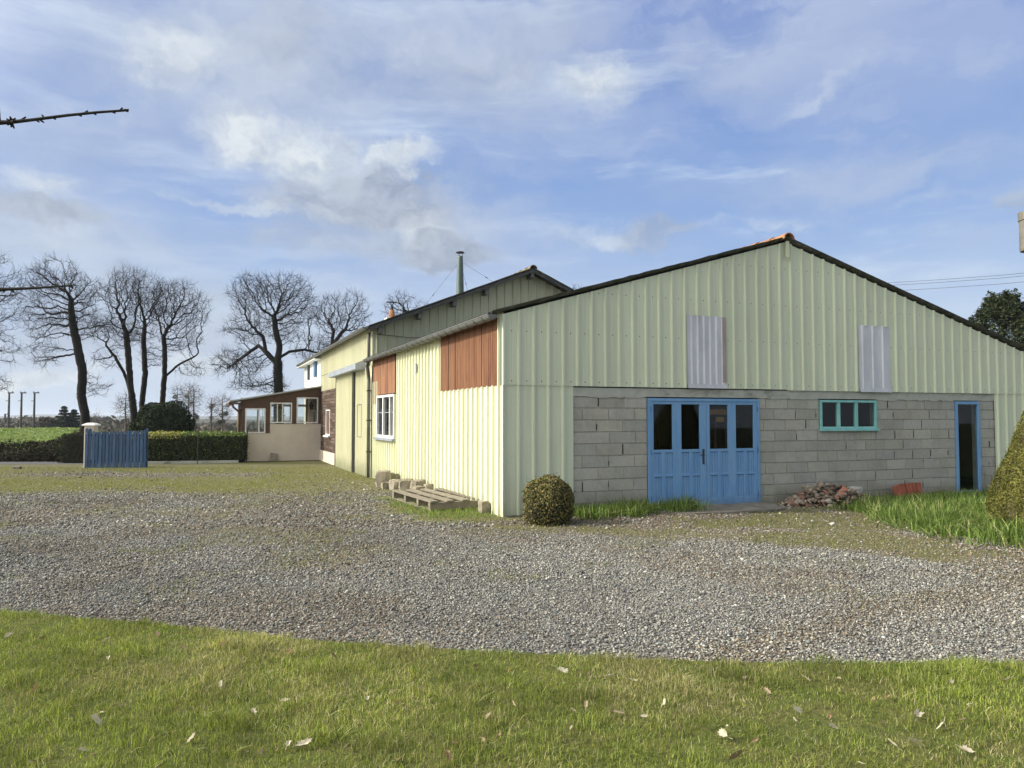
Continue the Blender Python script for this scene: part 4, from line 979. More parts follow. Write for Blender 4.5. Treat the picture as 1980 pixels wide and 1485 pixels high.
# ------------------------------------------------------------------ white house at the far end
house = tag(empty('white_house', O, TH), 'white rendered house end with two blue shutters at the far end of the barns', 'house')
mb = MB(); mb.box(.0, .3, V1, 27.0, -.5, 4.18); mb.box(.3, 9.4, 26.7, 27.0, -.5, 4.1)
mb.prism([(0, 4.1), (9.5, 4.1), (9.5, 4.15), (BU, BZR - .05), (0, 4.18)], 26.75, 27.0)
mb.build('wall', M['render'], house)
for v0, v1, nm in ((22.35, 22.9, 1), (24.85, 25.4, 2)):
    mb = MB(); mb.box(-.09, -.005, v0, v1, 3.36, 4.03) if nm == 1 else mb.box(-.07, -.005, v0, v1 - .1, 3.34, 4.03)
    mb.build('shutter', M['slate'] if nm == 1 else M['dkmetal'], house)
mb = MB(); mb.box(-.02, .02, 23.2, 24.3, 3.36, 4.0); mb.build('window', M['white'], house)
mb = MB(); mb.box(-.30, 0, V1, 27.6, 4.02, 4.05); mb.build('soffit', M['render'], house)
CU, CV = 3.28, 22.5; cz = bz(CU)
ch = empty('chimney', (CU, CV, 0), 0, house)
mb = MB(); mb.box(-.24, .24, -.24, .24, cz - .4, cz + .50); mb.box(-.28, .28, -.28, .28, cz + .50, cz + .56); mb.build('stack', M['render'], ch)
mb = MB(); mb.lathe([(.17, cz + .56), (.15, cz + .7), (.12, cz + .92), (.10, cz + .92)], 14); mb.build('pot', M['tile'], ch, smooth=True)
mb = MB(); mb.lathe([(.08, cz + .9), (.07, cz + 1.1), (.03, cz + 1.15)], 10)
mb.tube([(-.02, 0, cz + 1.12), (.1, 0, cz + 1.25)], .015, 5); mb.tube([(.02, 0, cz + 1.12), (-.12, 0, cz + 1.28)], .015, 5); mb.box(-.24, .2, -.1, .1, cz + 1.27, cz + 1.30)
mb.build('cowl', M['dkmetal'], ch)
an = empty('aerial', (3.9, CV + .6, 0), 0, house); az0 = bz(3.9)
mb = MB(); mb.tube([(0, 0, az0 - .1), (0, 0, az0 + 1.32)], .018, 6); mb.build('mast', M['greymetal'], an)
mb = MB(); mb.tube([(-.62, .1, az0 + 1.12), (.45, -.05, az0 + 1.28)], .014, 5)
for k in range(9):
    t = k / 8; c_ = Vector((-.62, .1, az0 + 1.12)).lerp(Vector((.3, -.03, az0 + 1.26)), t); mb.tube([c_ + Vector((-.02, -.13 - .06 * t, -.0)), c_ + Vector((.02, .13 + .06 * t, 0))], .006, 4)
for s_ in (-1, 1):
    for k in range(4): mb.tube([(.25 + .05 * k, -.25, az0 + 1.27 + s_ * (.04 + .05 * k)), (.25 + .05 * k, .25, az0 + 1.27 + s_ * (.04 + .05 * k))], .006, 4)
    mb.tube([(.25, 0, az0 + 1.27), (.45, 0, az0 + 1.27 + s_ * .22)], .008, 4)
mb.build('antenna', M['greymetal'], an)

# ------------------------------------------------------------------ conservatory
cons = tag(empty('conservatory', O, TH), 'brown timber conservatory with white framed windows and a beige lower wall', 'conservatory')
CVF = 20.9; UL = -3.08
roofl = lambda u: 2.30 + (2.86 - 2.30) * (u + 3.08) / 3.08
mb = MB()
mb.prism([(UL + .12, -.5), (-.01, -.5), (-.01, 1.33), (-2.12, 1.33), (-2.12, .96), (UL + .12, .96)], CVF, CVF + .2)
mb.box(UL + .12, UL + .3, CVF + .2, 25.5, -.5, .96)
mb.build('wall', M['beige'], cons)
mb = MB(); y0, y1 = CVF - .015, CVF + .10
top = lambda u: roofl(u) - .02
def cols(a, b_, zb_, zt0=None): mb.prism([(a, zb_), (b_, zb_), (b_, top(b_) if zt0 is None else zt0), (a, top(a) if zt0 is None else zt0)], y0, y1)
cols(-.13, -.005, 1.335); cols(-1.17, -1.0, 1.335); cols(-2.20, -2.03, .965); cols(UL - .02, UL + .10, .965)
cols(-1.0, -.13, 2.42); cols(-2.03, -1.17, 2.20); cols(UL + .10, -2.20, 1.96)
mb.box(-.6, -.58, y0 - .01, y0, 2.45, 2.5)
mb.build('timber_frame', M['brown'], cons)
mb = MB(); mb.box(UL, UL + .1, CVF + .1, 25.5, 1.95, 2.25)
for v_ in (CVF + .1, 22.5, 24.0, 25.4): mb.box(UL, UL + .1, v_, v_ + .12, .96, 1.95)
mb.build('side_timber', M['brown'], cons)
for a, b_, z0, z1, nm in ((-.995, -.135, 1.37, 2.415, 2), (-2.025, -1.175, 1.37, 2.195, 1), (UL + .105, -2.205, .97, 1.955, 0)):
    mb = MB(); mb.frame(a, b_, z0, z1, CVF - .03, CVF + .05, .045)
    if nm == 1: mb.box(a + .26, a + .30, CVF - .0, CVF + .05, z0 + .045, z1 - .045); mb.box(a + .46, a + .50, CVF - .0, CVF + .05, z0 + .045, z1 - .045)
    if nm == 0: mb.box(a + .50, a + .545, CVF - .0, CVF + .05, z0 + .045, z1 - .045); mb.box(a + .66, a + .845, CVF + .06, CVF + .08, z0 + .15, z0 + .17); mb.box(a + .66, a + .68, CVF + .06, CVF + .08, z0 + .15, z1 - .05)
    wn_o = mb.build('window', M['white'], cons); mb = MB(); mb.box(a + .04, b_ - .04, CVF + .005, CVF + .01, z0 + .04, z1 - .04); mb.build('pane', M['glass_clear'], wn_o)
mb = MB(); mb.prism([(UL - .50, roofl(UL - .50)), (0.0, roofl(0)), (0, roofl(0) + .055), (UL - .50, roofl(UL - .5) + .055)], CVF - .22, 25.8); mb.build('roof', M['shaderoof'], cons)
mb = MB(); mb.box(UL - .52, UL - .42, CVF - .22, 25.8, roofl(UL - .5) - .12, roofl(UL - .5) - .002); mb.box(UL - .42, UL - .05, CVF - .20, CVF - .15, 2.11, 2.19); mb.build('gutter', M['brown'], cons)
for k, vv_ in enumerate((CVF - .16, CVF + .35)):
    mb = MB(); mb.tube([(UL - .38, vv_, 2.12), (UL - .34, vv_, 2.0), (UL - .16, vv_, 1.85), (UL - .14, vv_, 1.75), (UL - .14, vv_, -.15)], .035, 8); mb.build('downpipe', M['wood'] if k else M['brown'], cons, smooth=True)
mb = MB(); mb.box(UL + .2, 0, 25.4, 25.5, -.4, 1.0)
for k in range(5): mb.box(UL + .1 + k * .72, UL + .18 + k * .72, 25.4, 25.5, 1.0, 2.5)
mb.box(UL + .1, 0, 25.4, 25.5, 2.1, 2.2)
mb.build('back_wall', M['beige'], cons)
mb = MB(); mb.box(-.02, -.005, CVF + .2, 25.4, -.2, 2.72); mb.build('house_side_wall', mat('cream_inner_wall', (.62, .5, .36), (.56, .45, .32), .9), cons)
mb = MB(); mb.box(-.04, -.021, 22.6, 23.2, .0, 1.95); mb.build('inner_door', M['brown'], cons)
mb = MB(); mb.tube([(-.02, 21.75, 2.28), (-.28, 21.75, 2.28)], .012, 5); mb.lathe([(0, 2.27), (.03, 2.23), (.11, 2.15), (.10, 2.13), (.055, 1.93), (0, 1.90)], 6, (-.3, 21.75, 0)); mb.build('lantern', M['dkmetal'], cons)

# slab leaning on the conservatory wall
mb = MB(); mb.box(-.14, .14, -.025, .025, -.02, .30)
o = mb.build('stone_slab', M['stone']); o.location = W(-1.88, CVF - .14, -.14); o.rotation_euler = (R(-18), R(7), TH); tag(o, 'small grey stone slab leaning on the beige conservatory wall', 'slab')
# iron stake / little gate at the hedge end
mb = MB(); mb.tube([(0, 0, 0), (0.02, 0, 1.25)], .022, 6); t_ = mb.build('iron_gate', M['dkmetal']); t_.location = W(-2.92, CVF - .35, -.15); t_.rotation_euler = (0, 0, TH)
tag(t_, 'narrow rusty iron wicket gate folded at the hedge end', 'gate')
mb = MB(); mb.tube([(-.04, -.05, .08), (-.15, -.1, .5), (-.05, -.05, 1.08)], .013, 5); mb.tube([(-.32, -.1, 1.0), (0.0, -.02, 1.18)], .012, 5); mb.tube([(-.3, -.1, .55), (0, 0, .62)], .01, 5); mb.build('brace', M['dkmetal'], t_)

# ------------------------------------------------------------------ blue gate and pillar
GY = 26.55
def gp(px, py): return at(px, py, GY)
g0 = gp(164, 902); g1 = gp(280, 902)
gate = tag(empty('picket_gate', (g0.x, GY, gz(g0.x, GY)), R(4)), 'weathered blue wooden picket gate beside the white pillar', 'gate')
gw = g1.x - g0.x; n_p = 18
for k in range(n_p):
    x0 = gw * k / n_p; h_ = (1.39 if k < 2 else 1.27 + .05 * (k / n_p) ** 2) + random.uniform(-.012, .012)
    wd = gw / n_p * (.74 if k % 2 else .86); mb = MB(); mb.prism([(x0, -.0), (x0 + wd, -.0), (x0 + wd, h_ - .05), (x0 + wd * .5, h_), (x0, h_ - .05)], -.02 if k % 2 else -.03, .005)
    mb.build('picket', M['gate'], gate)
mb = MB(); mb.box(0, gw, .006, .05, .18, .28); mb.box(0, gw, .006, .05, 1.10, 1.18); mb.box(-.01, .05, .051, .09, .0, 1.36); mb.box(gw - .06, gw + .0, .051, .09, 0, 1.38)
mb.build('rail', M['gate'], gate)
mb = MB(); [mb.tube([(gw * k / 8 + .04, -.045, 1.2), (gw * k / 8 + .04, -.03, 1.2)], .012, 6) for k in range(8)]; mb.build_each('bolt', M['white'], gate)
pl = tag(empty('gate_pillar', (gp(167, 902).x + .02, GY + .22, -.15)), 'white painted gate pillar with a domed cap', 'pillar')
mb = MB(); mb.box(-.165, .165, -.15, .15, -.1, 1.46); mb.build('shaft', M['beige'], pl, bevel=.01)
mb = MB(); mb.add([(-.23, -.2, 1.46), (.23, -.2, 1.46), (.23, .2, 1.46), (-.23, .2, 1.46), (-.23, -.2, 1.50), (.23, -.2, 1.50), (.23, .2, 1.50), (-.23, .2, 1.50), (-.1, -.08, 1.56), (.1, -.08, 1.56), (.1, .08, 1.56), (-.1, .08, 1.56)],
       [(0, 3, 2, 1), (0, 1, 5, 4), (1, 2, 6, 5), (2, 3, 7, 6), (3, 0, 4, 7), (4, 5, 9, 8), (5, 6, 10, 9), (6, 7, 11, 10), (7, 4, 8, 11), (8, 9, 10, 11)]); mb.build('cap', M['render'], pl)

# ------------------------------------------------------------------ hedges and bushes
def box_surface(n, x0, x1, y0, y1, z0, z1, faces_='ftlr', inset=.06):
    A = {'f': (x1 - x0) * (z1 - z0), 't': (x1 - x0) * (y1 - y0), 'l': (y1 - y0) * (z1 - z0), 'r': (y1 - y0) * (z1 - z0), 'b': (x1 - x0) * (z1 - z0)}
    tot = sum(A[k] for k in faces_); P = []; N = []
    for k in faces_:
        m_ = int(n * A[k] / tot); a = rng.random(m_); b = rng.random(m_); d = rng.normal(0, inset, m_)
        if k in 'fb':
            yy = y0 if k == 'f' else y1; sg = -1 if k == 'f' else 1
            P.append(np.stack([x0 + a * (x1 - x0), yy + d, z0 + b * (z1 - z0)], 1)); N.append(np.tile([0, sg, 0.2], (m_, 1)))
        elif k == 't': P.append(np.stack([x0 + a * (x1 - x0), y0 + b * (y1 - y0), z1 + d * .8], 1)); N.append(np.tile([0, 0, 1.0], (m_, 1)))
        else:
            xx = x0 if k == 'l' else x1; sg = -1 if k == 'l' else 1
            P.append(np.stack([xx + d, y0 + a * (y1 - y0), z0 + b * (z1 - z0)], 1)); N.append(np.tile([sg, 0, 0.2], (m_, 1)))
    return np.concatenate(P), np.concatenate(N).astype(float)
HEDGE = [(0.026, 0.04, 0.010), (0.04, 0.058, 0.013), (0.016, 0.025, 0.007), (0.075, 0.10, 0.025), (0.16, 0.17, 0.05)]
# long hedge between gate and conservatory (local frame along world x)
hx0, hx1 = at(268, 860, 29.6).x, at(470, 860, 29.9).x
hedge = tag(empty('clipped_hedge', (hx0, 28.9, -.15), R(15)), 'long clipped laurel hedge between the blue gate and the conservatory', 'hedge')
L_ = (hx1 - hx0) * 1.04
P, N = box_surface(26000, 0, L_, 0, 1.5, .12, 1.10, 'ftlrb', .05); P[:, 2] += .06 * (fbm(P[:, 0], P[:, 1], 1.5, 61) - .5)
cc = pick(HEDGE, len(P), .15, [.3, .3, .2, .15, .05]); yl = (P[:, 2] > .95) & (P[:, 0] < 1.8) & (rng.random(len(P)) < .5); up_ = P[:, 2] > 1.02; cc[up_] *= 3.0; cc[yl] = pick([(0.5, 0.42, 0.14), (0.4, 0.38, 0.12)], yl.sum())  # top leaves brightened, sunlight on the hedge top put into their colour
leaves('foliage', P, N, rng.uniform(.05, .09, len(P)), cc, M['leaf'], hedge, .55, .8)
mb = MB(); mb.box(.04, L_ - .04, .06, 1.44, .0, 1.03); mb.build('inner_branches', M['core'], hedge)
low = tag(empty('kerb_wall', (hx0 + .1, 28.62, -.15), R(15)), 'low pale concrete edging along the foot of the hedge', 'kerb')
mb = MB(); mb.box(0, L_ - .2, 0, .12, -.1, .10); mb.build('concrete_edge', M['lintel'], low)
# wire fence posts before the hedge
for k, px in enumerate((382,)):
    p = at(px, 893, 28.8); mb = MB(); mb.tube([(0, 0, -.1), (0, 0, 1.25)], .018, 6); o = mb.build('fence_post', M['dkmetal']); o.location = (p.x, 28.8, -.15); tag(o, 'thin dark iron post standing before the hedge', 'post')
# dark clipped hedge block left of the pillar
bx0, bx1 = at(114, 860, 29.3).x, at(162, 860, 29.3).x
hb = tag(empty('hedge_block', (bx0, 29.3, -.15)), 'square cut dark hedge end left of the white pillar', 'hedge')
P, N = box_surface(9000, 0, bx1 - bx0 + .3, 0, 1.3, .0, 1.08, 'ftlb', .03); P[:, 0] += .16 * (1 - P[:, 2] / 1.08) * -1 + .12
leaves('foliage', P, N, rng.uniform(.04, .07, len(P)), pick([(0.022, 0.028, 0.012), (0.035, 0.032, 0.018), (0.016, 0.02, 0.01)], len(P)), M['leafdull'], hb, .5, .7)
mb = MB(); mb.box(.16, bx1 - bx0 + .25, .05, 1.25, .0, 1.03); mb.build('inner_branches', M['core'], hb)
def ball_pts(n, rx, ry, rz, shell=.35, lump=.18, seed=1.0, zmin=-1.0, power=1.0):
    d = rng.normal(0, 1, (n, 3)); d /= np.linalg.norm(d, axis=1, keepdims=True); d = d[d[:, 2] > zmin]
    lum = 1 + lump * (np.sin(d[:, 0] * 5 + seed) * np.cos(d[:, 2] * 6 + seed * 2) + .6 * np.sin(d[:, 1] * 9 + seed * 3))
    r = lum * (1 - shell * rng.random(len(d)) ** 2); P = d * r[:, None] * np.array([rx, ry, rz]); return P, d
def bush(name, loc, rx, ry, rz, n, size, pal, label, cat='bush', mt='leafdull', shell=.25, lump=.12, seed=1.0, core=.8, group=None, wts=None, aspect=.55, spread=.8):
    r = tag(empty(name, loc), label, cat, group)
    P, N = ball_pts(n, rx, ry, rz, shell, lump, seed); P[:, 2] += rz * .92; k = P[:, 2] > -.02; P, N = P[k], N[k]
    leaves('foliage', P, N, rng.uniform(*size, len(P)), pick(pal, len(P), .2, wts), M[mt], r, aspect, spread)
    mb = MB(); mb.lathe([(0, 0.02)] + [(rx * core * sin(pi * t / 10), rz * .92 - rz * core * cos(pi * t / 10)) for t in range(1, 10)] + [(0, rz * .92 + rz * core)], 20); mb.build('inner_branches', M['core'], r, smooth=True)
    return r
p = at(318, 830, 33.6)
bush('laurel_bush', (p.x - .05, 33.6, .1), 1.25, 1.1, 1.15, 15000, (.08, .14), [(0.018, 0.03, 0.012), (0.035, 0.055, 0.02), (0.01, 0.018, 0.008), (0.07, 0.09, 0.04)], 'large dark evergreen bush at the foot of the bare trees', 'bush', 'leafdull', .3, .10, 2.0, wts=[.4, .3, .2, .1])
p = at(268, 830, 34.5)
bush('ivy_clump', (p.x, 34.5, .1), .45, .4, .62, 2500, (.06, .1), [(0.03, 0.05, 0.015), (0.06, 0.08, 0.03), (0.015, 0.025, 0.01)], 'ivy clump round the tree foot left of the dark bush', 'ivy', 'leafdull', .5, .3, 3.0, core=.6)
# round bush at the barn corner
rb = tag(empty('round_bush', (at(1060, 1000, 11.62).x, 11.62, 0)), 'round clipped bush with bronze green leaves at the barn corner', 'bush')
n = 7500; d = rng.normal(0, 1, (n, 3)); d /= np.linalg.norm(d, axis=1, keepdims=True); d[:, 2] = np.where(rng.random(n) < .4, np.abs(d[:, 2]), d[:, 2])
rz_ = np.where(d[:, 2] > 0, .40, .32); rr_ = (1 - .16 * rng.random(n) ** 2) * (1 + .04 * np.sin(d[:, 0] * 7 + 1))
hn = np.sqrt(d[:, 0] ** 2 + d[:, 1] ** 2) + 1e-6; hs = np.where(d[:, 2] < 0, .97 / hn, hn ** -.22); rr_ = rr_ * np.where(rng.random(n) < .04, rng.uniform(1.02, 1.12, n), 1); P = np.stack([d[:, 0] * hs * .375 * rr_, d[:, 1] * hs * .375 * rr_, d[:, 2] * rz_ * rr_ + .32], 1); k = P[:, 2] > .0; P, N = P[k], d[k]
leaves('foliage', P, N, rng.uniform(.026, .050, len(P)), pick([(0.13, 0.13, 0.04), (0.19, 0.16, 0.06), (0.08, 0.085, 0.03), (0.26, 0.20, 0.09), (0.05, 0.05, 0.02)], len(P), .2, [.3, .25, .2, .1, .15]), M['leafdull'], rb, .5, .75)
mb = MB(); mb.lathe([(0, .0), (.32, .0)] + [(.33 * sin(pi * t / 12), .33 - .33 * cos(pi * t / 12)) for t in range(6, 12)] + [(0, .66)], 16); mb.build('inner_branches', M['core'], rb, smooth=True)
# mossy conical topiary at the right edge
tp = tag(empty('conical_topiary', (7.50, 10.45, 0)), 'mossy yellow green cone shaped conifer with a bare brown patch at the right edge', 'topiary')
def cone_r(z): return np.interp(z, [0, .12, .35, .8, 1.3, 1.8, 2.15, 2.35], [.78, .86, .88, .78, .60, .38, .17, .02])
n = 60000; z = 2.33 * (1 - np.sqrt(rng.random(n))) ** 1.0; a = rng.uniform(0, 2 * pi, n); rr_ = cone_r(z) * (1 + .05 * np.sin(a * 5 + z * 4) + .03 * np.sin(a * 11)) * (1 - .05 * rng.random(n)) * np.where(rng.random(n) < .025, rng.uniform(1.02, 1.09, n), 1)
P = np.stack([rr_ * np.cos(a), rr_ * np.sin(a), z + .02], 1); N = np.stack([np.cos(a), np.sin(a), .35 + 0 * a], 1)
ap = (a - R(236) + .35 * (fbm(z * 3, a * 2, 1.5, 71) - .5) * 2); bare = (np.abs(((ap + pi) % (2 * pi)) - pi) < .42 * np.clip(np.sin(np.clip((z - .15) / 1.15, 0, 1) * pi), 0, 1) ** .6) & (z > .12)
cg = pick([(0.10, 0.105, 0.02), (0.14, 0.14, 0.028), (0.065, 0.075, 0.016), (0.19, 0.18, 0.05)], n, .15); mo = fbm(a * 4, z * 5, 1.2, 72); cg = cg * (.55 + .9 * mo[:, None]); cb = pick([(0.12, 0.09, 0.06), (0.17, 0.13, 0.09), (0.06, 0.045, 0.03)], n)
leaves('foliage', P, N, np.where(bare, .038, .034), np.where(bare[:, None], cb, cg), M['leafdull'], tp, .35, .8)
mb = MB(); mb.lathe([(0.0, .0), (.4, .0)] + [(float(cone_r(q)) * .93, q) for q in (.1, .35, .8, 1.3, 1.8, 2.15, 2.3)], 24); mb.build('inner_branches', mat('brown_twig_core', (.07, .06, .02), (.04, .035, .015), .95, 20), tp, smooth=True)

# ------------------------------------------------------------------ trees (space colonisation)
def grow(trunks, ells, nat, step, di, dk, seed, up=.12, iters=90, wig=.30):
    r = np.random.default_rng(seed)
    nodes = []; par = []
    for tr in trunks:
        pts = [Vector(p) for p in tr['pts']]; prev = tr.get('join', -1)
        if prev == 'near' and nodes: prev = int(np.argmin([(Vector(q) - pts[0]).length for q in nodes]))
        for a, b_ in zip(pts, pts[1:]):
            m_ = max(1, int((b_ - a).length / step))
            for k in range(m_):
                q = a.lerp(b_, k / m_); nodes.append((q.x + r.normal(0, .012), q.y, q.z)); par.append(prev); prev = len(nodes) - 1
        nodes.append(tuple(pts[-1])); par.append(prev)
    base_n = len(nodes)
    A = []
    tot = sum(e[3] * e[4] * e[5] for e in ells)
    for cx_, cy_, cz_, rx, ry, rz in ells:
        m_ = int(nat * rx * ry * rz / tot); d = r.normal(0, 1, (m_, 3)); d /= np.linalg.norm(d, axis=1, keepdims=True); A.append(np.array([cx_, cy_, cz_]) + d * (r.random((m_, 1)) ** .38) * np.array([rx, ry, rz]))
    A = np.concatenate(A); s_ = 1.1 / (step / .15); g_ = np.sin(A[:, 0] * 2.9 * s_ + seed) + np.sin(A[:, 2] * 3.3 * s_ + seed * 1.7) + np.sin((A[:, 1] + A[:, 0]) * 2.3 * s_ + seed * .6) + r.normal(0, .5, len(A)); A = A[g_ > -1.3]; Nn = np.array(nodes, float); par = list(par)
    near = np.full(len(A), 1e9); idx = np.zeros(len(A), int)
    def upd(new, off):
        nonlocal near, idx
        dist = np.linalg.norm(A[:, None, :] - new[None], axis=2); j = dist.argmin(1); dm = dist[np.arange(len(A)), j]; m_ = dm < near; near[m_] = dm[m_]; idx[m_] = j[m_] + off
    upd(Nn, 0)
    for it in range(iters):
        act = near < di
        if it < 5 and not act.any(): act = near < di * 4
        if not act.any(): break
        ids, inv = np.unique(idx[act], return_inverse=True)
        dv = A[act] - Nn[idx[act]]; dv /= np.linalg.norm(dv, axis=1, keepdims=True) + 1e-9
        sm = np.zeros((len(ids), 3)); np.add.at(sm, inv, dv); sm += r.normal(0, wig, sm.shape) * np.maximum(np.linalg.norm(sm, axis=1, keepdims=True), .5); sm[:, 2] += up
        sm /= np.linalg.norm(sm, axis=1, keepdims=True) + 1e-9
        new = Nn[ids] + sm * step; off = len(Nn); Nn = np.concatenate([Nn, new]); par += list(ids)
        upd(new, off); keep = near > dk; A, near, idx = A[keep], near[keep], idx[keep]
        if len(A) == 0: break
    return Nn, np.array(par), base_n
def seg_mesh(P0, P1, r0, r1, k):
    d = P1 - P0; L = np.linalg.norm(d, axis=1, keepdims=True) + 1e-9; d = d / L
    ref = np.where(np.abs(d[:, 2:3]) < .9, np.array([[0, 0, 1.0]]), np.array([[1.0, 0, 0]])); a = np.cross(d, ref); a /= np.linalg.norm(a, axis=1, keepdims=True); b = np.cross(d, a)
    ang = np.arange(k) * 2 * pi / k; ring = a[:, None, :] * np.cos(ang)[None, :, None] + b[:, None, :] * np.sin(ang)[None, :, None]
    V = np.concatenate([P0[:, None] + ring * r0[:, None, None], P1[:, None] + ring * r1[:, None, None]], 1).reshape(-1, 3)
    q = np.arange(k); Fc = np.stack([q, (q + 1) % k, (q + 1) % k + k, q + k], 1); return V, (np.arange(len(P0))[:, None, None] * 2 * k + Fc[None]).reshape(-1, 4)
def tree(name, loc, trunks, ells, label, nat=1500, step=.16, di=.9, dk=.20, seed=1, tip=.008, trunk_r=None, twigs=3, twl=.30, mt='bark', group=None, cat='tree', ivy=0, expo=2.02, up=.16, droop=0, extra=None):
    loc = Vector(loc); r = np.random.default_rng(seed + 100)
    tr = [dict(pts=[Vector(p) - loc for p in t['pts']], join=t.get('join', -1)) for t in trunks]
    el = [(e[0] - loc.x, e[1] - loc.y, e[2] - loc.z, *e[3:]) for e in ells]
    Nn, par, bn = grow(tr, el, int(nat * .95), step, di, dk * 1.2, seed, up)
    n = len(Nn); rad = np.zeros(n); acc = np.zeros(n)
    for i_ in range(n - 1, -1, -1):
        if acc[i_] == 0: acc[i_] = tip ** expo
        rad[i_] = acc[i_] ** (1 / expo)
        if par[i_] >= 0: acc[par[i_]] += acc[i_]
    if trunk_r: rad = np.where(rad > tip * 1.5, tip * 1.5 + (rad - tip * 1.5) * (trunk_r - tip * 1.5) / max(rad.max() - tip * 1.5, 1e-6), rad)
    ch_ = np.where(par >= 0)[0]; P0 = Nn[par[ch_]]; P1 = Nn[ch_]; r1 = rad[ch_]; r0 = np.minimum(rad[par[ch_]], r1 * 1.25)
    thick = (ch_ < bn)
    root = tag(empty(name, loc), label, cat, group)
    ext = (P1 - P0) * .06
    V, Fc = seg_mesh(P0[thick] - ext[thick], P1[thick] + ext[thick], r0[thick], r1[thick], 9); np_mesh('trunk', V, [Fc], M[mt], root, smooth=True)
    V, Fc = seg_mesh(P0[~thick], P1[~thick], r0[~thick], r1[~thick], 4)
    # twigs
    src = np.where((rad < tip * 3.2) & (np.arange(n) >= bn))[0]; src = np.repeat(src, twigs); src = src[r.random(len(src)) < .85]
    dr = Nn[src] - Nn[np.maximum(par[src], 0)]; dr /= np.linalg.norm(dr, axis=1, keepdims=True) + 1e-9
    d1 = dr + r.normal(0, .55, dr.shape); d1[:, 2] += .15 - droop; d1 /= np.linalg.norm(d1, axis=1, keepdims=True); l = twl * r.uniform(.4, 1.2, len(src))[:, None]
    q0 = Nn[src]; q1 = q0 + d1 * l * .5; d2 = d1 + r.normal(0, .35, d1.shape); d2[:, 2] += .2; d2 /= np.linalg.norm(d2, axis=1, keepdims=True); q2 = q1 + d2 * l * .5
    tr_ = np.full(len(src), tip * .62)
    Va, Fa = seg_mesh(q0, q1, tr_, tr_ * .8, 3); Vb, Fb = seg_mesh(q1, q2, tr_ * .8, tr_ * .4, 3)
    VV = np.concatenate([V, Va, Vb]); FF = np.concatenate([Fc, Fa + len(V), Fb + len(V) + len(Va)])
    np_mesh('crown', VV, [FF], M[mt], root)
    if ivy:
        k = np.where(np.arange(n) < bn)[0]; k = k[Nn[k][:, 2] < ivy]; kk = r.choice(k, 2500); ang = r.uniform(0, 2 * pi, 2500); rr2 = rad[kk] * r.uniform(.9, 1.35, 2500)
        P = Nn[kk] + np.stack([np.cos(ang) * rr2, np.sin(ang) * rr2, r.normal(0, .1, 2500)], 1); N = np.stack([np.cos(ang), np.sin(ang), 0 * ang], 1)
        leaves('ivy', P, N, rng.uniform(.05, .09, 2500), pick([(0.025, 0.035, 0.012), (0.04, 0.05, 0.02)], 2500), M['leafdull'], root)
    return root
def pts(D_, *pp): return [at(px, py, D_ + (q[0] if q else 0)) for px, py, *q in pp]
def el(D_, px, py, rxp, ryp, dep=None):
    c_ = at(px, py, D_); k = D_ / F; return (c_.x, c_.y, c_.z, rxp * k, (dep or rxp * k * .85), ryp * k)
GT = 'bare trees in the row beyond the gate and hedge'
TS = dict(group=GT)
def base_at(D_, px, zb=.25): q = at(px, 800, D_); return (q.x, q.y, zb)
def trk(D_, basepx, *pp, zb=.0):
    b_ = at(basepx, 800, D_); return [Vector((b_.x, b_.y, zb))] + pts(D_, *pp)
D1 = 31.5
tree('bare_tree', base_at(D1, -55), [dict(pts=trk(D1, -55, (-52, 740), (-62, 660), (-50, 610)))], [el(D1, -10, 570, 62, 85), el(D1, -70, 600, 80, 100), el(D1, -5, 680, 48, 40), el(D1, -20, 745, 50, 22)], 'bare tree at the left edge with only its branches in view', 2600, .15, .9, .16, 2, .0065, .20, 4, .42, **TS)
D1 = 34.0
tree('bare_tree', base_at(D1, 163), [dict(pts=trk(D1, 163, (165, 800), (157, 765), (160, 720), (150, 670), (140, 620), (137, 585))), dict(pts=pts(D1, (158, 740), (166, 715), (168, 695)), join='near')],
     [el(D1, 105, 545, 55, 50), el(D1, 150, 580, 50, 55), el(D1, 95, 610, 48, 65), el(D1, 185, 630, 38, 30), el(D1, 90, 680, 35, 38), el(D1, 185, 745, 30, 22)], 'tall bare tree with a leaning dark trunk behind the white pillar', 3000, .14, .9, .15, 3, .0065, .19, 4, .42, **TS)
D1 = 36.0
tree('bare_tree', base_at(D1, 262), [dict(pts=trk(D1, 264, (258, 790), (252, 740), (248, 680), (243, 640))), dict(pts=pts(D1, (254, 765), (240, 720), (222, 690), (205, 668)), join='near')],
     [el(D1, 232, 570, 48, 52), el(D1, 255, 545, 35, 30), el(D1, 205, 630, 36, 38), el(D1, 240, 640, 36, 40), el(D1, 205, 690, 30, 26)], 'bare tree forking low into two stems, left of the dark bush', 2400, .15, .9, .16, 4, .0065, .16, 4, .42, **TS)
D1 = 37.2
tree('bare_tree', base_at(D1, 272), [dict(pts=trk(D1, 270, (275, 780), (281, 720), (278, 660), (280, 630)))],
     [el(D1, 285, 580, 40, 52), el(D1, 275, 640, 34, 30), el(D1, 297, 690, 28, 24)], 'slim bare tree rising just left of the dark bush top', 1700, .15, .9, .16, 5, .0065, .13, 4, .40, **TS)
D1 = 38.0
tree('bare_tree', base_at(D1, 313), [dict(pts=trk(D1, 312, (314, 770), (319, 720), (318, 670), (316, 650))), dict(pts=pts(D1, (318, 730), (345, 705), (375, 690)), join='near')],
     [el(D1, 335, 590, 55, 50), el(D1, 365, 600, 45, 45), el(D1, 310, 590, 32, 45), el(D1, 350, 650, 45, 32), el(D1, 370, 715, 32, 16)], 'bare tree with a wide fan crown straight above the dark bush', 3000, .15, .95, .16, 6, .0065, .13, 4, .42, **TS)
D1 = 42.0
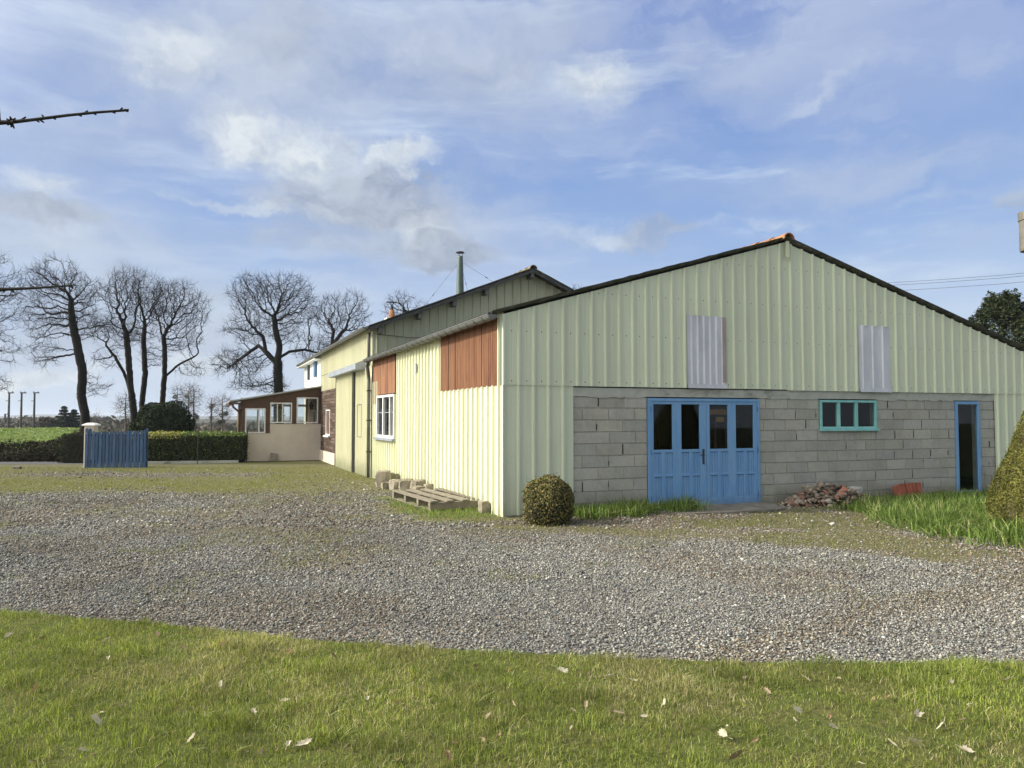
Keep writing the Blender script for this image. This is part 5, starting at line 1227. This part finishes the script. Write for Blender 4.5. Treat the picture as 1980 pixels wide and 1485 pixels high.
tree('bare_tree', base_at(D1, 540), [dict(pts=trk(D1, 540, (539, 750), (537, 715), (538, 690), (541, 668), (533, 640), (530, 610))), dict(pts=pts(D1, (538, 705), (515, 682), (500, 668, .4), (470, 690, .6), (440, 712, .8)), join='near'),
     dict(pts=pts(D1, (540, 692), (560, 680), (590, 676), (612, 682)), join='near'), dict(pts=pts(D1, (515, 682), (508, 650), (495, 640)), join='near')],
     [el(D1, 500, 575, 62, 48), el(D1, 555, 575, 55, 48), el(D1, 470, 640, 45, 28), el(D1, 585, 600, 42, 38), el(D1, 535, 635, 60, 35), el(D1, 460, 705, 55, 32), el(D1, 600, 675, 40, 28), el(D1, 500, 745, 60, 14)],
     'largest bare tree, broad and dark trunked, behind the conservatory roof', 5200, .17, 1.0, .18, 7, .0075, .25, 4, .50, ivy=4.6, **TS)
D1 = 58.0
tree('bare_tree', base_at(D1, 640), [dict(pts=trk(D1, 642, (640, 680), (645, 640))), dict(pts=pts(D1, (640, 670), (664, 640)), join='near')], [el(D1, 645, 610, 42, 45), el(D1, 680, 605, 38, 45), el(D1, 645, 665, 36, 26)], 'rounded bare tree just above the rear barn gutter', 2600, .24, 1.5, .26, 8, .010, .22, 4, .6, **TS)
D1 = 60.0
tree('bare_tree', base_at(D1, 785), [dict(pts=trk(D1, 785, (786, 640), (784, 615)))], [el(D1, 775, 600, 36, 38), el(D1, 815, 600, 22, 22)], 'bare tree crown behind the chimney pot', 1500, .26, 1.5, .28, 9, .010, .3, 4, .5, **TS)
tree('bare_tree', base_at(58, 1112), [dict(pts=trk(58, 1112, (1112, 620), (1112, 590)))], [el(58, 1112, 582, 28, 30)], 'bare tree top just showing between the two barn roofs', 700, .26, 1.5, .28, 10, .010, .3, 4, .4, **TS)
# thin distant trees with mistletoe
rs = random.Random(4); GP = 'thin distant trees with mistletoe balls'
for k, (px, top_y, D1, wdt, nb, lb) in enumerate(((343, 742, 105, 20, 5, 'first thin distant tree beside the dark bush, with mistletoe high up'), (365, 738, 110, 17, 1, 'thin distant tree with an almost clean straight stem, left of its twin'), (375, 740, 112, 22, 4, 'thin distant tree with a dark stem and mistletoe low down, right of its twin'),
        (408, 765, 108, 14, 3, 'small thin distant tree in the gap left of the bushy one'), (430, 760, 104, 26, 6, 'spreading distant bushy tree full of mistletoe beside the conservatory'), (185, 795, 130, 11, 0, 'small round bare tree far off above the gate pillar'), (243, 762, 60, 28, 0, 'pale leaning bare shrub left of the ivy clump'))):
    zb = float(gz(at(px, 800, D1).x, D1)); hp = 830 - top_y
    t_ = tree('distant_tree', base_at(D1, px, zb), [dict(pts=trk(D1, px, (px, 815), (px + rs.uniform(-1, 1), top_y + hp * .45), (px, top_y + hp * .2), zb=zb))] , [el(D1, px, top_y + hp * .34, wdt * .75, hp * .34), el(D1, px, top_y + hp * .66, wdt * .6, hp * .2)], lb, 800, D1 * .0028, D1 * .03, D1 * .0026, 20 + k, D1 * .00014, D1 * .0012, 2, D1 * .012, 'bark_pale', GP, 'tree')
    for j in range(nb):
        q = Vector(at(px + rs.uniform(-.45, .45) * wdt * .8, top_y + hp * rs.uniform(.25, .85), D1)) - t_.location
        P, N = ball_pts(160, .32, .32, .32, .6, .1, j); leaves('mistletoe', P + np.array(q), N, .16, pick([(0.03, 0.04, 0.015), (0.045, 0.055, 0.02)], len(P)), M['leafdull'], t_, .4)
# distant conifers
def conifer(name, loc, h, r, label, n, size, pal, group=None, tiers=9, gap=.55, cat='conifer', seed=1, mt='leafdull', pw=.8, spiky=0.0):
    root = tag(empty(name, loc), label, cat, group); rr_ = np.random.default_rng(seed)
    mb = MB(); mb.tube([(0, 0, -.2), (0, 0, h * .95)], [h * .02, h * .004], 6); mb.build('trunk', M['bark'], root)
    t = rr_.random(n) ** 1.2; tier = np.floor(t * tiers) / tiers + rr_.random(n) ** 2 * gap / tiers
    ang = rr_.uniform(0, 2 * pi, n); nb_ = 9; ang = np.round(ang / (2 * pi) * nb_ + tier * 7) * 2 * pi / nb_ + rr_.normal(0, .16, n) - tier * 5
    R_ = r * (1 - tier) ** pw * (.75 + .3 * np.sin(ang * 3 + tier * 20)); rad = R_ * rr_.random(n) ** .6
    z = h * (.08 + tier * .92) - rad * .05 + rad ** 2 / max(r, .1) * .10 + rr_.normal(0, h * .008, n)
    z = z + spiky * rr_.random(n) ** 3 * (rad / np.maximum(R_, .01)) * (1 - tier * .5)
    P = np.stack([np.cos(ang) * rad, np.sin(ang) * rad, z], 1); N = np.stack([np.cos(ang) * .3, np.sin(ang) * .3, 1 + 0 * ang], 1)
    leaves('crown', P, N, rr_.uniform(*size, n), pick(pal, n), M[mt], root, .4, .5); return root
DC = [(0.018, 0.03, 0.022), (0.03, 0.045, 0.03), (0.012, 0.02, 0.015)]
for k, (px, ty, D1, lb) in enumerate(((124, 783, 95, 'taller of the two small far conifers left of the leaning trunk'), (143, 790, 97, 'shorter of the two small far conifers, touching the leaning trunk'))):
    q = at(px, 800, D1); zb = float(gz(q.x, D1)); conifer('far_conifer', (q.x, D1, zb), at(px, ty, D1).z - zb, 1.5, lb, 2600, (.3, .5), DC, 'far conifers beyond the field', 7, .4, seed=k + 3)
q = at(1938, 600, 38.0); ctop = at(1935, 568, 38).z
root = tag(empty('dark_cypress', (q.x, 38.0, 0)), 'dark green cypress behind the right slope of the workshop roof', 'cypress')
mb = MB(); mb.tube([(0, 0, -.2), (0, 0, ctop * .9)], [.2, .04], 7); mb.build('trunk', M['bark'], root)
rc = np.random.default_rng(8); Pc = []; Nc = []
for k in range(430):
    t = rc.random() ** .75; h = ctop * (.25 + .75 * t); R_ = 4.4 * (1 - t) ** .85 * rc.uniform(.7, 1.08) + .05; a = rc.uniform(0, 2 * pi)
    if k < 5: h, R_ = ctop * (.90 + .02 * k), .05 + .08 * k
    dirv = np.array([cos(a), sin(a), rc.uniform(.25, .9) + .6 * t]); dirv /= np.linalg.norm(dirv); L = rc.uniform(.55, 1.15) * (1.05 - .35 * t)
    base_ = np.array([cos(a) * R_ * .75, sin(a) * R_ * .75, h - .35]); m_ = 105; u_ = rc.random(m_) ** .8; wdt_ = .30 * (1 - u_) ** .7 * L
    pp = base_ + dirv * (u_ * L)[:, None] + rc.normal(0, 1, (m_, 3)) * wdt_[:, None] * np.array([1, 1, .55]); hh_ = np.hypot(pp[:, 0], pp[:, 1]); pp = pp[pp[:, 2] < ctop + .45 - .95 * hh_ + .06 * hh_ ** 2 + .28 * sin(k * 2.4) + rc.normal(0, .08, len(pp))]
    Pc.append(pp); Nc.append(np.tile([cos(a) * .4, sin(a) * .4, .9], (len(pp), 1)))
Pc = np.concatenate(Pc); Nc = np.concatenate(Nc)
leaves('crown', Pc, Nc, rc.uniform(.10, .24, len(Pc)), pick([(0.022, 0.035, 0.014), (0.045, 0.062, 0.022), (0.012, 0.02, 0.009), (0.06, 0.07, 0.028)], len(Pc)), M['leafdull'], root, .3, .6)
# far wood (one mass)
n_t = 1500; D_ = 95 + 420 * rng.random(n_t) ** 1.4; X_ = rng.uniform(-.80, -.18, n_t) * D_
k = (D_ > 100) & ~((X_ < -.50 * D_) & (D_ < 150)); X_, D_ = X_[k], D_[k]; n_t = len(X_)
zt_ = gz(X_, D_); hh = np.clip(HC - 1.0 - zt_ - (D_ < 200) * 1.2 + rng.normal(0, .7, n_t), 2, 11.5)
m_ = 34; ii = np.repeat(np.arange(n_t), m_); t = rng.random(len(ii)); wd_ = hh[ii] * .33
P = np.stack([X_[ii] + rng.normal(0, 1, len(ii)) * wd_ * (1.1 - t) , D_[ii] + rng.normal(0, 1, len(ii)) * wd_ * .6, zt_[ii] + hh[ii] * t], 1)
cc = pick([(0.075, 0.062, 0.05), (0.055, 0.05, 0.04), (0.09, 0.075, 0.06), (0.045, 0.05, 0.03)], n_t, .15)[ii]
tag(leaves('far_wood', P, np.tile([0, -1, .2], (len(ii), 1)), hh[ii] * .20, cc, M['leafdull'], None, .5, .6), 'brownish leafless woodland filling the valley beyond the field', 'woodland', kind='stuff')
# dark mound in the distance
mbp = at(92, 830, 130); P, N = ball_pts(2500, 2.9, 2.0, 2.6, .2, .04, 1); k = P[:, 2] > -.1
zb = float(gz(mbp.x, 130)); mo = tag(empty('domed_thicket', (mbp.x, 130, zb)), 'dark rounded thicket behind the three utility poles', 'thicket')
leaves('foliage', P[k] * np.array([1, 1, (at(92, 808, 130).z - zb) / 2.6]), N[k], .45, pick([(0.04, 0.036, 0.03), (0.05, 0.045, 0.035)], k.sum()), M['leafdull'], mo, .6)
# utility poles
GPO = 'utility poles beyond the field'
def pole(px, topy, D1, lb, h_arm=.7):
    q = at(px, topy, D1); zb = float(gz(q.x, D1)); H_ = q.z - zb; o = tag(empty('utility_pole', (q.x, D1, zb)), lb, 'pole', GPO)
    mb = MB(); mb.tube([(0, 0, -.3), (0, 0, H_)], [D1 * .0016, D1 * .0011], 8); mb.build('shaft', M['concrete_pole'], o)
    mb = MB(); mb.box(-h_arm * .3, h_arm, -.08, .08, H_ - .05, H_ + .12); mb.build('crossarm', M['dkmetal'], o)
    mb = MB(); mb.box(-h_arm * .7, 0, -.05, .05, H_ * .80, H_ * .80 + .08); [mb.tube([(x_, 0, H_ + .1), (x_, 0, H_ + .3)], .05, 6) for x_ in (-.15, .5)]; mb.build('insulator', M['dkmetal'], o); return o
poles = [pole(18, 760, 120, 'leftmost of the three tall utility poles'), pole(42, 760, 119, 'middle one of the three tall utility poles'), pole(67, 760, 118, 'rightmost of the three tall utility poles'), pole(10, 801, 210, 'short far utility pole left of the tall ones')]
mb = MB()
for o_ in poles[:1]:
    for k in range(2): mb.tube([(0, 0, 0), (-20, -1, -.9), (-45, -3, -.4)], .02, 4)
# drum on a pole at the right edge, and its wires
tp_ = at(1982, 448, 24.0)
po = tag(empty('transformer_pole', (at(2012, 448, 24.0).x + .42, 24.3, 0)), 'grey brown metal drum on a pole cut off by the right edge', 'pole')
mb = MB(); mb.tube([(0, 0, -.3), (0, 0, 9.0)], [.17, .12], 12); mb.build('shaft', M['concrete_pole'], po)
zt1, zb1 = at(1975, 410, 24.0).z, at(1975, 485, 24.0).z; cxl = at(1973, 440, 24.0).x + .37 - po.location.x
mb = MB(); mb.lathe([(0, zb1), (.34, zb1), (.355, zb1 + .08), (.35, zt1 - .28), (.375, zt1 - .26), (.375, zt1), (.0, zt1 + .02)], 20, (cxl, -.3, 0)); mb.build('drum', M['drum'], po, smooth=False)
mb = MB(); mb.box(cxl, .1, -.33, .05, zt1 - .5, zt1 - .4); mb.build('bracket', M['dkmetal'], po)
for k, (ya, yb, lb) in enumerate(((548, 527, 'uppermost of the three overhead wires at the right'), (553, 533, 'middle one of the three overhead wires at the right'), (564, 545, 'lowest of the three overhead wires at the right'))):
    A_ = at(1700, ya, 75); B_ = at(2300, yb - 30, 48); mb = MB(); mb.tube([A_ + (A_ - B_) * .9 + Vector((0, 0, 1.0)), A_, A_.lerp(B_, .25) - Vector((0, 0, .12)), A_.lerp(B_, .5) - Vector((0, 0, .18)), B_], .016, 5)
    o = mb.build('overhead_wire', M['dkmetal']); tag(o, lb, 'wire', 'overhead wires at the right')

# branch reaching in from a tree outside the left edge
ft = tag(empty('fruit_tree', (-4.6, .9, 0)), 'two bare lichened twigs reaching in at the left edge from a tree outside', 'tree')
def loc_(p): return Vector(p) - Vector((-4.6, .9, 0))
mb = MB(); mb.tube([(0, 0, -.1), (.03, 0, .8), (.0, .05, 1.6), (-.1, .1, 2.6), (-.05, .1, 3.4)], [.14, .12, .10, .07, .04], 10); mb.build('trunk', M['bark'], ft, smooth=True)
def twig(points, rads, spurs, name, burr=None):
    mb = MB(); P_ = [loc_(p) for p in points]; mb.tube(P_, rads, 7); rs = random.Random(len(points) * 3)
    for px, py, dx, dy in spurs:
        a_ = loc_(at(px, py, 3.2)); b_ = loc_(at(px + dx, py + dy, 3.2)); mb.tube([a_, b_], [.0055, .003], 5)
    if burr:
        c_ = loc_(at(*burr, 3.2))
        for k in range(18):
            d_ = Vector((rs.gauss(0, 1), rs.gauss(0, .6), rs.gauss(0, 1))).normalized() * rs.uniform(.015, .034); mb.tube([c_, c_ + d_], [.007, .003], 5)
    mb.build(name, M['bark'], ft)
twig([(-4.62, 1.0, 2.5), (-3.6, 2.2, 2.75), at(-40, 243, 3.2), at(0, 237, 3.2), at(22, 236, 3.2), at(60, 232, 3.2), at(130, 223, 3.2), at(190, 217, 3.2), at(248, 213, 3.2)], [.022, .016, .0125, .010, .0085, .0068, .0062, .0055, .0050],
     [(40, 233, 10, -7), (68, 231, 8, 5), (85, 228, -4, -6), (102, 227, 6, 4), (150, 221, 8, 4), (162, 220, 8, -6), (180, 218, 6, 4), (215, 215, 8, 4), (232, 214, 5, -6), (240, 213, 8, 3), (240, 213, 9, -1), (75, 230, 10, 7)], 'branch', (22, 236))
twig([at(0, 238, 3.2), at(-2, 222, 3.2), at(-3, 205, 3.2)], [.008, .006, .004], [], 'branch')
twig([(-4.6, 1.0, 1.9), (-3.6, 2.2, 2.0), at(-30, 560, 3.2), at(15, 559, 3.2), at(70, 557, 3.2), at(110, 554, 3.2), at(140, 552, 3.2)], [.018, .013, .010, .007, .005, .0045, .004], [(20, 559, 8, 7), (12, 558, -5, 7), (60, 557, 6, -3), (138, 553, 3, 5)], 'branch')

# ------------------------------------------------------------------ pallet, stones, rubble, tiles, slab, leaves
A_, B_, C_ = Vector((-2.34, 15.05, 0)), Vector((-1.37, 13.0, 0)), Vector((-.50, 13.45, 0))
ax = (B_ - A_); Lp = ax.length; Wp = 1.02
pal = tag(empty('wooden_pallet', A_, atan2(ax.y, ax.x)), 'weathered wooden pallet lying on grass by the cream side wall', 'pallet'); pal.scale = (1, 1, 1.25)
rr = random.Random(6)
for k, y_ in enumerate((.0, .29, .58, .88)):
    mb = MB(); t = rr.uniform(-.01, .01); wz = .135; mb.add([(0, y_, .128), (Lp + t, y_ + .0, .128), (Lp + t, y_ + wz, .128), (0 - t, y_ + wz, .128), (0, y_, .152), (Lp + t, y_ + .0, .150), (Lp + t, y_ + wz, .154), (0 - t, y_ + wz, .152)],
           [(0, 3, 2, 1), (4, 5, 6, 7), (0, 1, 5, 4), (1, 2, 6, 5), (2, 3, 7, 6), (3, 0, 4, 7)]); mb.build('deck_board', M['wood'], pal, bevel=.003)
for x_ in (.02, .78, 1.52, Lp - .12):
    mb = MB(); mb.box(x_, x_ + .10, .0, 1.01, .035, .127); mb.build('bearer', M['wood'], pal)
for y_ in (0, .44, .88):
    mb = MB(); mb.box(0, Lp, y_, y_ + .11, .01, .034); mb.build('bottom_board', M['wood'], pal)
def rock(name, loc, sx, sy, sz, rz, label, mt, group, seed, bev=.02, cat='stone', rot=(0, 0)):
    r_ = random.Random(seed); mb = MB(); nn = 3; vs = []
    import bmesh
    bm = bmesh.new(); bmesh.ops.create_cube(bm, size=1.0); bmesh.ops.subdivide_edges(bm, edges=bm.edges[:], cuts=3, use_grid_fill=True)
    for v_ in bm.verts:
        c_ = v_.co; l = c_.length; c_ = c_ * (1 - .16 * max(0, l - .5) / .37)
        nz = mn.noise_vector(Vector(c_) * 2.3 + Vector((seed * 3.7, seed, 0))) * .10 + mn.noise_vector(Vector(c_) * 6 + Vector((seed, 0, 5))) * .035
        v_.co = Vector(((c_.x + nz.x) * sx, (c_.y + nz.y) * sy, (c_.z + nz.z + .46) * sz))
    me = bpy.data.meshes.new(name); bm.to_mesh(me); bm.free(); me.materials.append(M[mt]); o = bpy.data.objects.new(name, me); col.objects.link(o); o.location = loc; o.rotation_euler = (*rot, rz)
    return tag(o, label, cat, group)
GS = 'rough stone blocks along the side wall'
SL = [(-.42, 6.95, .36, .28, .43, 'tallest squared stone at the far end of the stone row'), (-.16, 7.05, .22, .3, .36, 'dark shadowed stone right behind the tallest one'), (-.52, 6.2, .2, .2, .19, 'small low stone just before the tallest one'),
      (-.36, 5.95, .24, .26, .27, 'rounded stone third along the row'), (-.40, 5.45, .26, .24, .26, 'pitted stone in the middle of the row'), (-.30, 5.05, .2, .26, .34, 'upright narrow stone in the middle of the row'), (-.42, 4.65, .30, .2, .33, 'pale slab stone standing on edge with a rounded top'),
      (-.22, 4.45, .28, .3, .33, 'large rough stone against the wall, behind the pale slab'), (-.30, 4.05, .22, .24, .22, 'small square stone just behind the pallet'), (-.10, 4.0, .2, .26, .27, 'jagged last stone of the row, nearest the pallet')]
for k, (u_, v_, sx, sy, sz, lb) in enumerate(SL):
    q = W(u_, v_); rock('stone_block', (q.x, q.y, float(gz(q.x, q.y))), sx, sy, sz, TH + rr.uniform(-.4, .4), lb, 'stone', GS, k + 1)
q = W(-.10, .62); rock('stone_block', (q.x, q.y, 0), .16, .22, .22, TH, 'grey lump of concrete between pallet and wall corner', 'stone', GS, 31)
# rubble pile
n = 520; a = rng.uniform(0, 2 * pi, n); rr_ = np.sqrt(rng.random(n)); uu = 6.25 + rr_ * np.cos(a) * 1.0 + .0; vv_ = -.42 + rr_ * np.sin(a) * .42; hgt = .42 * np.clip(1 - rr_, 0, 1) ** .8 * (1 + .25 * (uu - 6.2))
X_ = np.array([W(p, min(q, -.07)).x for p, q in zip(uu, vv_)]); Y_ = np.array([W(p, min(q, -.07)).y for p, q in zip(uu, vv_)])
tag(stones('rubble_pile', X_, Y_, hgt * rng.uniform(.5, 1.0, n) + .01, rng.uniform(.035, .10, n), pick([(0.19, 0.155, 0.12), (0.25, 0.20, 0.155), (0.13, 0.105, 0.08), (0.24, 0.13, 0.095), (0.30, 0.265, 0.22)], n, .15), M['rubble'], .6), 'heap of broken stone and brick rubble against the block wall', 'rubble', kind='stuff')
q = W(6.42, -.62); mb = MB(); mb.box(-.11, .11, -.05, .05, -.03, .03); o = mb.build('red_brick', M['brick'], bevel=.005); o.location = (q.x, q.y, .24); o.rotation_euler = (.8, -.5, TH + .2); tag(o, 'pinkish red brick lying tilted on the rubble heap', 'brick')
q = W(7.05, -.3); rock('broken_block', (q.x, q.y, .16), .26, .2, .13, TH, 'broken grey concrete block on the right end of the heap', 'lintel', None, 52, cat='block')
q = W(7.18, -.34); rock('broken_block', (q.x, q.y, .05), .36, .2, .12, TH + .2, 'flat mossy concrete slab piece under the broken block', 'slab', None, 53, cat='block')
q = W(5.95, -.35); rock('flat_stone', (q.x, q.y, .27), .34, .2, .08, TH, 'pale flat stone on top of the rubble heap', 'stone', None, 54, cat='stone')
# leaning roof tiles
GTI = 'clay roof tiles leaning on the block wall'
TL = ['leftmost red roof tile, leaning flat', 'second red roof tile from the left, tilted over', 'third red roof tile, tilted, dark edged', 'fourth red roof tile, tilted against the next', 'fifth red roof tile, nearly upright', 'rightmost red roof tile, dark faced']
for k in range(6):
    mb = MB(); mb.add([(-.12, -.012, 0), (.12, -.012, 0), (.12, .012, 0), (-.12, .012, 0), (-.12, -.012, .33), (.12, -.012, .33), (.12, .012, .33), (-.12, .012, .33)], [(0, 3, 2, 1), (4, 5, 6, 7), (0, 1, 5, 4), (1, 2, 6, 5), (2, 3, 7, 6), (3, 0, 4, 7)])
    mb.box(-.12, -.095, -.026, -.0125, 0, .33); mb.box(.095, .12, -.026, -.0125, 0, .33); mb.box(-.01, .01, -.020, -.0125, 0, .33)
    o = mb.build('roof_tile', M['rooftile']); q = W(8.33 + .125 * k, -.10 - .028 * (5 - k), -.05); o.location = q; o.rotation_euler = (R(-9), R(-14 + 2 * k), TH + .03 * k); tag(o, TL[k], 'roof tile', GTI)
# concrete slab before the doors
mb = MB(); n_ = 14; rr = random.Random(8); poly = [(1.9 + rr.uniform(-.1, .1), -.10), (2.5, -.55), (3.0, -.95 + rr.uniform(-.04, .04)), (3.6, -1.02), (4.3, -1.06), (4.75, -.98), (4.95, -.62), (5.15, -.3), (5.2, -.02), (1.9, -.02)]
vs = [tuple(W(a, b_, .045)) for a, b_ in poly]; vs2 = [tuple(W(a, b_, -.02)) for a, b_ in poly]; N_ = len(poly)
mb.add(vs + vs2, [tuple(range(N_))] + [(i_, i_ + N_, (i_ + 1) % N_ + N_, (i_ + 1) % N_) for i_ in range(N_)])
tag(mb.build('doorstep_slab', M['slab']), 'cracked earth stained concrete slab before the blue doors', 'slab')
# small things by the road: dark stone
q = at(32, 904, 26.0); rock('dark_stone', (q.x, 26.0, -.15), .3, .2, .1, 0, 'small dark stone on the verge at the far left', 'slab', None, 61)

# dead leaves on the lawn
leafs = [(68, 1333, .075), (188, 1393, .085), (427, 1323, .05), (490, 1376, .065), (370, 1428, .06), (556, 1440, .055), (588, 1438, .07), (15, 1228, .06), (83, 1234, .05), (203, 1238, .05), (305, 1225, .05), (430, 1247, .085), (352, 1252, .05), (210, 1273, .05),
          (1088, 1296, .075), (1180, 1308, .06), (1225, 1316, .07), (1110, 1325, .06), (1133, 1362, .045), (1196, 1378, .06), (1285, 1357, .05), (1400, 1420, .08), (1424, 1465, .08), (1483, 1336, .05), (1540, 1372, .08), (1610, 1405, .06), (1718, 1347, .05), (1775, 1382, .085),
          (1820, 1402, .06), (1870, 1450, .06), (1725, 1437, .06), (1768, 1436, .07), (1840, 1318, .05), (550, 1355, .05), (645, 1268, .05), (560, 1260, .05), (770, 1470, .09), (865, 1465, .07), (710, 1350, .05), (765, 1357, .06), (920, 1288, .07), (945, 1385, .06), (900, 1430, .05), (1560, 1312, .05), (1440, 1312, .05), (1312, 1410, .05), (620, 1425, .05), (470, 1455, .04)]
LP = [(0.44, 0.39, 0.30), (0.52, 0.47, 0.37), (0.36, 0.28, 0.19), (0.30, 0.20, 0.12), (0.16, 0.11, 0.07)]
rr = random.Random(12)
r2 = random.Random(77)
leafs += [(r2.uniform(10, 1970), r2.uniform(1290, 1480), r2.uniform(.022, .042)) for _ in range(46)]
for k, (px, py, sz) in enumerate(leafs):
    sz *= 1.15
    d = ray(px, py); q = Vector((0, 0, HC)) + d * ((.055 - HC) / d.z)
    out_ = []; m = 11
    for j in range(m * 2):
        a = 2 * pi * j / (m * 2); r_ = (.5 + .5 * abs(cos(a))) * (1.0 if j % 2 == 0 else .72) * rr.uniform(.8, 1.1); out_.append((r_ * cos(a) * sz * .5, r_ * sin(a) * sz * .36))
    cup = rr.uniform(.5, 2.2); fold = rr.uniform(-.3, .3)
    vs = [(0, 0, 0)] + [(x_, y_, cup * (x_ * x_ * 3 + abs(y_) * .55 * rr.uniform(.6, 1.2)) + fold * x_ * .6) for x_, y_ in out_]
    cl_ = LP[rr.choices(range(5), [.32, .22, .16, .12, .18])[0]] if sz > .052 else LP[rr.choices(range(5), [.2, .1, .3, .2, .2])[0]]
    mb = MB(); mb.cur = cl_; mb.add(vs, [(0, j + 1, (j + 1) % (2 * m) + 1) for j in range(2 * m)]); mb.tube([(sz * .4, 0, .0), (sz * .75, .004, .006)], .0012, 4)
    o = mb.build('dead_leaf', M['dryleaf']); o.location = q; o.rotation_euler = (rr.uniform(-.9, .9), rr.uniform(-.7, .7), rr.uniform(0, 6.28)); tag(o, 'curled dry fallen leaf lying in the lawn grass' if sz > .06 else 'small dry leaf scrap lying in the lawn grass', 'leaf', 'dead leaves on the lawn')

# ------------------------------------------------------------------ air
mb = MB(); mb.box(-3900, 3900, -60, 3900, -25, 26)
hm = bpy.data.materials.new('air'); hm.use_nodes = True; hm.node_tree.nodes.clear(); hb = NB(hm.node_tree)
ho = hb.n('ShaderNodeOutputMaterial'); hv = hb.n('ShaderNodeVolumePrincipled'); hv.inputs['Color'].default_value = (0.80, 0.88, 1.0, 1); hv.inputs['Density'].default_value = 0.00022; hv.inputs['Anisotropy'].default_value = 0.2
hb.link(hv.outputs[0], ho.inputs['Volume'])
tag(mb.build('haze', hm), kind='stuff')
